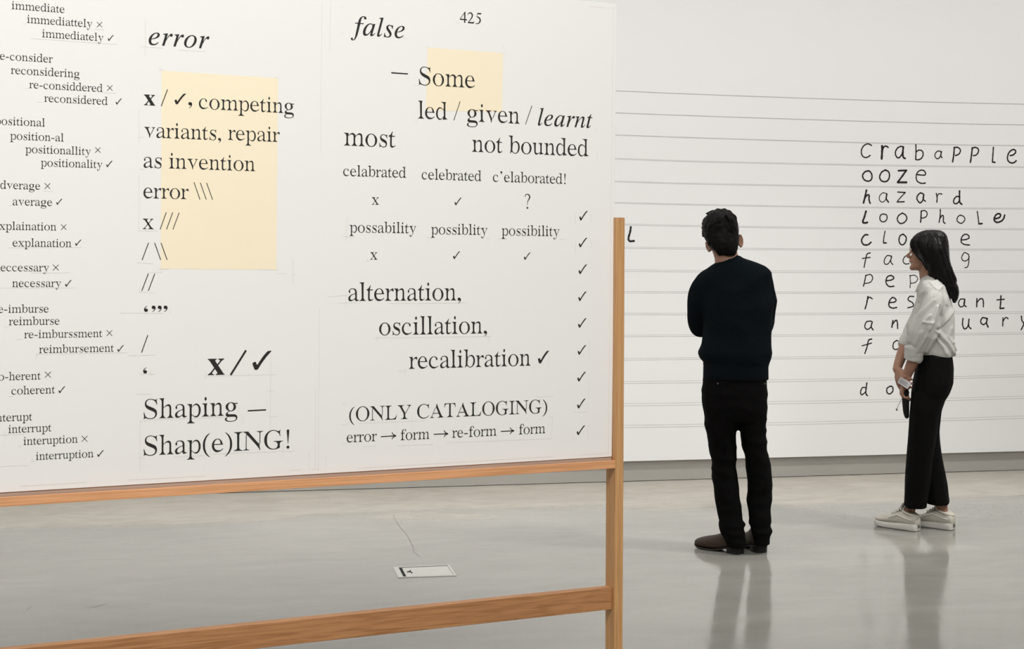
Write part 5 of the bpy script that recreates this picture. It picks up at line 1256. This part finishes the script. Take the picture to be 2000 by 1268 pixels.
# far (right) arm crosses over to the near wrist and holds the leaflet
FWR = FW.at(1752, 722, -.06)
limb(body, FW, [(1824, 584, .135, .036), (1802, 614, .145, .036), (1778, 655, .12, .037), (1765, 685, .06, .033), (1756, 708, -.02, .027), (1752, 722, -.06, .023)])
hand(body, FWR, FW.at(1770, 752, -.15) - FWR, Vector((.35, .9, .1)), -1, .5, .92, thumb_curl=.4)
body.build('body', M_SKIN, woman, smooth=True, fuse=.0038, soft=3)
for s in (-1, 1):
    e = MB().ball(hq(.132 * s, .306, .50), .0125, 14, 10)
    eo = e.build('eye', M_EYE, woman, smooth=True)
    MB().ball(hq(.132 * s, .348, .50), (.0052, .0052, .0052), 10, 8).build('iris', M_HEEL, eo, smooth=True)
lp = MB()
lp.tube([hq(-.075, .368, .232), hq(0, .412, .236), hq(.075, .368, .232)], [.003, .0052, .003], n=8, sub=4)
lp.build('lips', M_LIP, woman, smooth=True)
for s in (-1, 1):
    MB().tube([hq(.05 * s, .405, .60), hq(.14 * s, .39, .615), hq(.225 * s, .325, .585)], [.003, .004, .002], n=6, sub=3).build('eyebrow', M_HAIR, woman, smooth=True)

# hair
hr = MB()
trunk(hr, FW, [(449.5, 1812, 1828, .03), (451, 1803, 1838, .05), (455, 1793, 1845, .068), (462, 1784, 1850, .080), (472, 1779, 1852.5, .087), (482, 1781, 1853.5, .090), (493, 1787, 1854, .091),
               (503, 1795, 1854.5, .092), (511, 1802, 1855.5, .092), (520, 1808, 1857, .092), (531, 1810, 1859, .088), (539, 1809, 1862, .085), (548, 1820, 1866, .085),
               (558, 1839, 1870.5, .080), (567, 1848, 1873, .072), (576, 1854, 1873, .06), (585, 1859, 1870, .042), (592, 1862, 1866, .015)], e=2.9, n=40)
random.seed(9)
for k in range(44):
    y0 = random.choice((-1, -1, -1, 1)) * random.uniform(.03, .088)
    s = random.uniform(0, 1)
    x1 = 1800 + s * 48
    x2 = 1818 + s * 44
    x3 = 1853 + s * 17
    y1 = y0 * 1.03
    sg = 1 if y0 > 0 else -1
    m_ = (1 - abs(2 * s - 1) ** 2.5)
    d1 = sg * (.070 + .024 * m_)
    if s < .25 or s > .8:
        d1 *= .85
    lock(hr, [FW.at(1812 + s * 20, 453 + abs(s - .5) * 10, d1 * .45), FW.at(x1, 478, d1), FW.at(x2 - 3, 520, d1), FW.at(x2 + 8, 548, d1 * .95), FW.at(x3 - 6, 572, d1 * .8), FW.at(x3 + (3 if s > .5 else -1), 586 + random.uniform(-4, 8), d1 * .5)], random.uniform(.006, .010))
for k in range(7):      # side-swept fringe down past the temple
    f = k / 6
    lock(hr, [FW.at(1808 + 6 * f, 452, -.05), FW.at(1784 + 7 * f, 466, -.06 - .01 * f), FW.at(1779 + 9 * f, 480, -.068 - .01 * f), FW.at(1787 + 9 * f, 496, -.078), FW.at(1800 + 7 * f, 512, -.086), FW.at(1809 + 6 * f, 530, -.088)], .008)
for k in range(6):
    f = k / 5
    lock(hr, [FW.at(1808 + 6 * f, 452, .05), FW.at(1784 + 7 * f, 466, .06), FW.at(1779 + 9 * f, 480, .068), FW.at(1787 + 9 * f, 496, .078), FW.at(1800 + 7 * f, 512, .086), FW.at(1809 + 6 * f, 530, .088)], .008)
hr.build('hair', M_HAIR, woman, smooth=True, fuse=.0042, soft=2, warp=folds(.0022, 34, (1.8, 1.8, .07), 2.2))

# shirt: body, sleeves, collar, rolled cuffs
sh = MB()
trunk(sh, FW, [(543, 1800, 1830, .052), (547, 1797, 1838, .095), (552, 1795, 1844, .135), (560, 1793, 1848, .165), (570, 1790, 1851, .178), (583, 1789, 1857, .180), (600, 1783, 1862, .174), (620, 1776, 1866, .168), (634, 1769.5, 1867, .162),
               (648, 1770, 1867, .156), (662, 1774, 1867, .152), (674, 1778, 1867.5, .150), (684, 1784, 1867, .150), (691, 1792, 1865, .148), (696, 1802, 1862, .14)], e=2.3, n=44)
limb(sh, FW, [(1827, 574, -.14, .045), (1825, 585, -.152, .056), (1820, 604, -.162, .062), (1812, 628, -.17, .068), (1803, 652, -.165, .072), (1795, 672, -.152, .064), (1789, 684, -.146, .052), (1787, 694, -.14, .034)])
limb(sh, FW, [(1826, 574, .14, .045), (1817, 592, .155, .058), (1800, 618, .16, .062), (1785, 644, .14, .056), (1776, 662, .11, .048), (1773, 672, .10, .040)])


def _k(pts, amp, w, k=.1301, ox=1690, oy=580):
    return [FW.at(ox + x * k, oy + y * k, -.15) for x, y in pts], amp, w


CREASES = [
 _k([(1100, 560), (1230, 690), (1345, 890)], .011, .030), _k([(1075, 640), (1170, 770), (1200, 850)], .009, .024), _k([(1135, 445), (1250, 330), (1330, 225)], .010, .028),
 _k([(1290, 480), (1240, 600), (1300, 690)], .007, .025), _k([(1020, 40), (870, 190), (760, 300), (680, 480), (640, 650)], .009, .026), _k([(1090, 140), (1020, 330), (950, 460)], .010, .026),
 _k([(1000, 380), (930, 560), (830, 720), (760, 850)], .008, .022), _k([(1090, 530), (1010, 680), (930, 830)], .010, .024), _k([(960, 270), (870, 370)], .007, .018), _k([(880, 380), (980, 390)], .006, .014),
 _k([(1110, 150), (1150, 300), (1130, 440)], -.010, .022), _k([(1300, 700), (1345, 800)], .008, .02), _k([(820, 520), (740, 700)], .005, .022), _k([(720, 300), (690, 430), (650, 540)], .006, .018),
 _k([(1270, 980), (1120, 1040), (980, 1200), (930, 1330)], .006, .018, .1104, 1690, 440), _k([(1150, 1030), (1260, 1120)], .005, .016, .1104, 1690, 440),
 _k([(1370, 1070), (1270, 1150), (1220, 1260)], .005, .018, .1104, 1690, 440), _k([(1400, 1120), (1440, 1260), (1450, 1400)], .006, .02, .1104, 1690, 440)]


def shirt_folds(p, n):
    """soft bulges over the cloth plus the long slanting creases of the near side"""
    a = .006 * noise.noise(Vector((p.x * 9, p.y * 9, p.z * 4.5)) + Vector((5.3, 1, 2)))
    if n.y < .45:
        for pts, amp, w in CREASES:
            best, side = 9, 1
            for u, v in zip(pts, pts[1:]):
                ax, az, bx, bz = u.x, u.z, v.x - u.x, v.z - u.z
                t = max(0, min(1, ((p.x - ax) * bx + (p.z - az) * bz) / (bx * bx + bz * bz)))
                dx, dz = p.x - ax - t * bx, p.z - az - t * bz
                dd = math.hypot(dx, dz)
                if dd < best:
                    best, side = dd, (1 if bx * dz - bz * dx > 0 else -1)
            ww = w if side > 0 else w * .42
            if best < ww:
                q = 1 - best / ww
                a += amp * q * q * (3 - 2 * q) * min(1, (.45 - n.y) * 2)
    else:
        r = 1 - abs(noise.noise(Vector((p.x * 14, p.y * 10, p.z * 6)))) * 2.2
        a += .006 * max(0, r) ** 2
    return n * (a - .003)


sh.build('shirt', M_SHIRT, woman, smooth=True, fuse=.0045, soft=5, warp=shirt_folds)
cf = MB()
limb(cf, FW, [(1787, 677, -.145, .048), (1786.5, 680, -.145, .054), (1785, 690, -.140, .052), (1783.5, 701, -.134, .050), (1783, 703, -.133, .040)], n=24, ends=False)
cf.build('cuff', M_SHIRT, woman, smooth=True, warp=folds(.003, 22, (1, 1, 2), 1.0))
cf = MB()
limb(cf, FW, [(1775, 662, .115, .046), (1772, 668, .10, .047), (1769, 676, .085, .044), (1768.6, 677, .084, .034)], n=20, ends=False)
cf.build('cuff', M_SHIRT, woman, smooth=True)
co = MB()
top = [(1797, 549, .012), (1799, 544, .035), (1806, 539.5, .052), (1817, 536.5, .058), (1828, 537.5, .045), (1835, 539, .0)]
low = [(1787, 570, .030), (1794, 568, .062), (1806, 561, .082), (1820, 555, .088), (1836, 552, .068), (1845, 551, .0)]
for s in (-1, 1):
    P, _ = spline([FW.at(x, y, d * s) for x, y, d in top], [(0,)] * 6, 5)
    Q, _ = spline([FW.at(x, y, d * s) for x, y, d in low], [(0,)] * 6, 5)
    mid = [p.lerp(q, .55) + Vector((0, .004 * s, .006)) for p, q in zip(P, Q)]
    n = len(P)
    rows = [P, mid, Q]
    inner = [[p - Vector((0, .003 * s, .003)) for p in r] for r in rows]
    allr = rows + inner[::-1]
    vs = [p for r in allr for p in r]
    fs = []
    for a in range(6):
        b = (a + 1) % 6
        fs += [(a * n + i, a * n + i + 1, b * n + i + 1, b * n + i) for i in range(n - 1)]
    co.add(vs, fs + [tuple(a * n for a in range(6)), tuple(a * n + n - 1 for a in range(6))])
co.build('collar', M_SHIRT, woman, smooth=True)

# trousers
tr = MB()
trunk(tr, FW, [(687, 1801, 1857, .135), (693, 1797, 1859, .142), (700, 1793, 1861, .15), (720, 1788, 1862, .158), (746, 1782.5, 1862, .168), (766, 1780, 1855.5, .168), (782, 1779, 1846.5, .16), (794, 1780, 1841, .14)], e=2.35)
trunk(tr, FW, [(765, 1780, 1850, .088, -.075), (800, 1777, 1836, .092, -.075), (830, 1775, 1831, .092, -.066), (850, 1773.5, 1829, .092, -.06), (884, 1771, 1825, .092, -.048), (920, 1769, 1820, .092, -.035), (950, 1767, 1815, .092, -.02),
               (975, 1766, 1811.5, .092, -.008), (986, 1765.5, 1809.5, .092, -.003), (990, 1767, 1809, .09, -.003)], e=2.4)
trunk(tr, FW, [(765, 1783, 1852, .088, .078), (800, 1786, 1839.5, .092, .085), (830, 1789, 1836.5, .092, .09), (850, 1790, 1836.5, .092, .095), (884, 1795, 1840, .09, .095), (920, 1801, 1846, .09, .095), (950, 1805, 1850.5, .09, .095), (970, 1808, 1853, .09, .095),
               (980, 1809, 1854, .09, .095), (983, 1811, 1853, .088, .095)], e=2.4)


def crease(p, n):
    return folds(.005, 6, (1.6, 1.6, .5), 7.7, .001, 25)(p, n)


tr.build('trousers', M_TROUSER, woman, smooth=True, fuse=.006, soft=2, warp=crease)

# sneakers
SNK = [(0, .020, .030, .072), (.02, .031, .030, .085), (.10, .035, .030, .098), (.22, .036, .030, .100), (.34, .036, .030, .106), (.44, .038, .030, .100), (.55, .042, .030, .086), (.68, .046, .030, .070), (.80, .046, .030, .062), (.90, .039, .030, .058), (.97, .024, .030, .050), (1.0, .010, .032, .043)]
for (hx, hy), dd, L, dep in (((1794, 1038.2), Vector((-.225, .115, 0)), .262, -.02), ((1863, 1036.0), Vector((-.225, .115, 0)), .262, .06)):
    h0 = FW.ground(hx, hy)
    d = dd.normalized()
    t = Vector((d.y, -d.x, 0))
    sk = empty('sneaker')
    sk.parent = woman
    up = MB()
    up.rings(shoe_rings(h0, d, L, SNK))
    up.build('upper', M_SNEAK, sk, smooth=True)
    so = MB()
    so.rings(shoe_rings(h0, d, L * 1.012, [(0, .014, .004, .046), (.012, .028, .001, .046), (.05, .037, 0, .044), (.15, .041, 0, .041), (.35, .041, 0, .038), (.55, .046, 0, .036), (.70, .0505, 0, .036), (.82, .049, .001, .037),
                                          (.91, .040, .004, .039), (.965, .028, .008, .041), (.99, .016, .012, .041), (1.0, .006, .017, .039)], e=6, n=32))
    so.build('sole', M_SOLE, sk, smooth=True)
    # padded collar, tongue, laces, side stripe, heel tab
    ring = [h0 + d * (L * (.19 + .17 * math.cos(a))) + t * (.030 * math.sin(a)) + Vector((0, 0, .094 + .012 * math.cos(a))) for a in [2 * math.pi * k / 14 for k in range(15)]]
    MB().tube(ring, [.0075] * len(ring), n=8, sub=2).build('padded_collar', M_SNEAK, sk, smooth=True)
    MB().tube([h0 + d * (L * a) + Vector((0, 0, z)) for a, z in ((.58, .082), (.48, .098), (.40, .116), (.345, .138), (.335, .146))], [(.024, .005)] * 5, n=12, sub=3, flat=t).build('tongue', M_SNEAK, sk, smooth=True)
    lc = MB()
    for k in range(5):
        a = .60 - .055 * k
        z = .084 + .0085 * k + .004 * (k > 2)
        lc.tube([h0 + d * (L * a) + t * .030 + Vector((0, 0, z - .012)), h0 + d * (L * (a - .01)) + Vector((0, 0, z + .006)), h0 + d * (L * (a - .02)) - t * .030 + Vector((0, 0, z - .012))], [.0032] * 3, n=8, sub=4)
    lc.tube([h0 + d * (L * .37) + Vector((0, 0, .13)), h0 + d * (L * .43) + t * .02 + Vector((0, 0, .128)), h0 + d * (L * .47) + t * .035 + Vector((0, 0, .108)), h0 + d * (L * .50) + t * .042 + Vector((0, 0, .09))], [.0028] * 4, n=8, sub=4)
    lc.build('laces', M_STRIPE, sk, smooth=True)
    for sgn in (1, -1):
        wv = MB()
        pts2 = [(.60, .047, .062), (.50, .044, .074), (.42, .0405, .082), (.32, .0385, .074), (.20, .038, .066), (.08, .0365, .062)]
        wv.tube([h0 + d * (L * a) + t * (w * sgn * .97) + Vector((0, 0, z)) for a, w, z in pts2], [(.0045, .0022)] * 6, n=8, sub=4, flat=(0, 0, 1))
        wv.build('side_stripe', M_STRIPE, sk, smooth=True)
    MB().add([h0 - d * .0035 + t * w + Vector((0, 0, z)) for w, z in ((-.009, .018), (.009, .018), (.009, .034), (-.009, .034))] +
             [h0 + d * .01 + t * w + Vector((0, 0, z)) for w, z in ((-.009, .018), (.009, .018), (.009, .034), (-.009, .034))],
             [(0, 1, 2, 3), (7, 6, 5, 4), (0, 4, 5, 1), (1, 5, 6, 2), (2, 6, 7, 3), (3, 7, 4, 0)]).build('heel_tab', M_GREY, sk)

# glasses
gl = empty('glasses')
gl.parent = woman
for s in (-1, 1):
    rim = [hq(s * (.155 + .115 * math.cos(a)), .425 - .03 * abs(math.cos(a)) * (1 if math.cos(a) * 1 > 0 else .2), .485 + .105 * math.sin(a)) for a in [2 * math.pi * k / 20 for k in range(21)]]
    MB().tube(rim, [.0013] * len(rim), n=6, sub=1, cap=False).build('rim', M_WIRE, gl, smooth=True)
    MB().add(rim[:-1], [tuple(range(20))]).build('lens', m_lens, gl)
    MB().tube([hq(s * .27, .40, .52), hq(s * .345, .30, .525), hq(s * .35, .10, .50), hq(s * .345, -.05, .46)], [.0014] * 4, n=6, sub=4).build('temple', M_WIRE, gl, smooth=True)
MB().tube([hq(-.045, .43, .51), hq(0, .45, .53), hq(.045, .43, .51)], [.0013] * 3, n=6, sub=4).build('bridge', M_WIRE, gl, smooth=True)


# things in her hands
def held(name, c, ax, ay, az, label, cat):
    o = tag(empty(name, FW.o + FW.ex * c.x + FW.ey * c.y + Vector((0, 0, c.z))), label, cat)
    W = lambda v: FW.ex * v.x + FW.ey * v.y + Vector((0, 0, v.z))
    m = Matrix((W(ax), W(ay), W(az))).transposed()
    o.rotation_euler = m.to_euler()
    return o


def basis(a, hint):
    a = a.normalized()
    b = (hint - a * hint.dot(a)).normalized()
    return a, b, a.cross(b)


c = FW.at(1766, 748, -.150)
ax, ay, az = basis(Vector((.80, .10, -.5)), Vector((.25, -1, .15)))
lf = held('leaflet', c, ax, ay, az, 'small printed grey leaflet held at her wrist by the woman in profile', 'leaflet')
MB().box(-.032, .032, -.0008, .0008, -.019, .019).build('sheet', M_PAPER, lf)
pr = MB()
for k, w in enumerate((.05, .042, .050)):
    pr.box(-.026, -.026 + w, .0009, .0011, .008 - k * .007, .0105 - k * .007)
pr.build('print', M_GREY, lf)
c = FW.at(1769, 787, -.09)
ax, ay, az = basis(Vector((.05, 0, -1)), Vector((1, .5, 0)))
ph = held('pouch', c, ax, ay, az, 'slim black pouch hanging in the lowered hand of the woman', 'pouch')
MB().tube([(-.080, 0, 0), (-.076, 0, 0), (-.05, 0, 0), (0, 0, 0), (.05, 0, 0), (.078, .003, 0), (.086, .004, 0)], [(.010, .005), (.017, .010), (.020, .012), (.020, .012), (.017, .011), (.012, .009), (.005, .004)], n=18, sub=4, flat=(0, 1, 0)).build('case', M_PHONE, ph, smooth=True)
MB().tube([(-.070, y, z) for y, z in [(.0185 * math.cos(t), .0125 * math.sin(t)) for t in [2 * math.pi * k / 16 for k in range(17)]]], [.0016] * 17, n=6, sub=1).build('zip', M_GREY, ph, smooth=True)
ea = tag(empty('earphone', FW.o, FW.rz), 'grey earphone bud dangling on a thin cable below her hand', 'earphone')
p0, p1, p2 = FW.at(1761, 780, -.115), FW.at(1756, 789, -.12), FW.at(1751.5, 799, -.12)
MB().tube([p0, p1, p2], [.0014] * 3, n=6, sub=5).build('cable', M_GREY, ea, smooth=True)
MB().ball(p2 + Vector((0, 0, -.004)), (.006, .0055, .006), 10, 8).build('bud', M_GREY, ea, smooth=True)
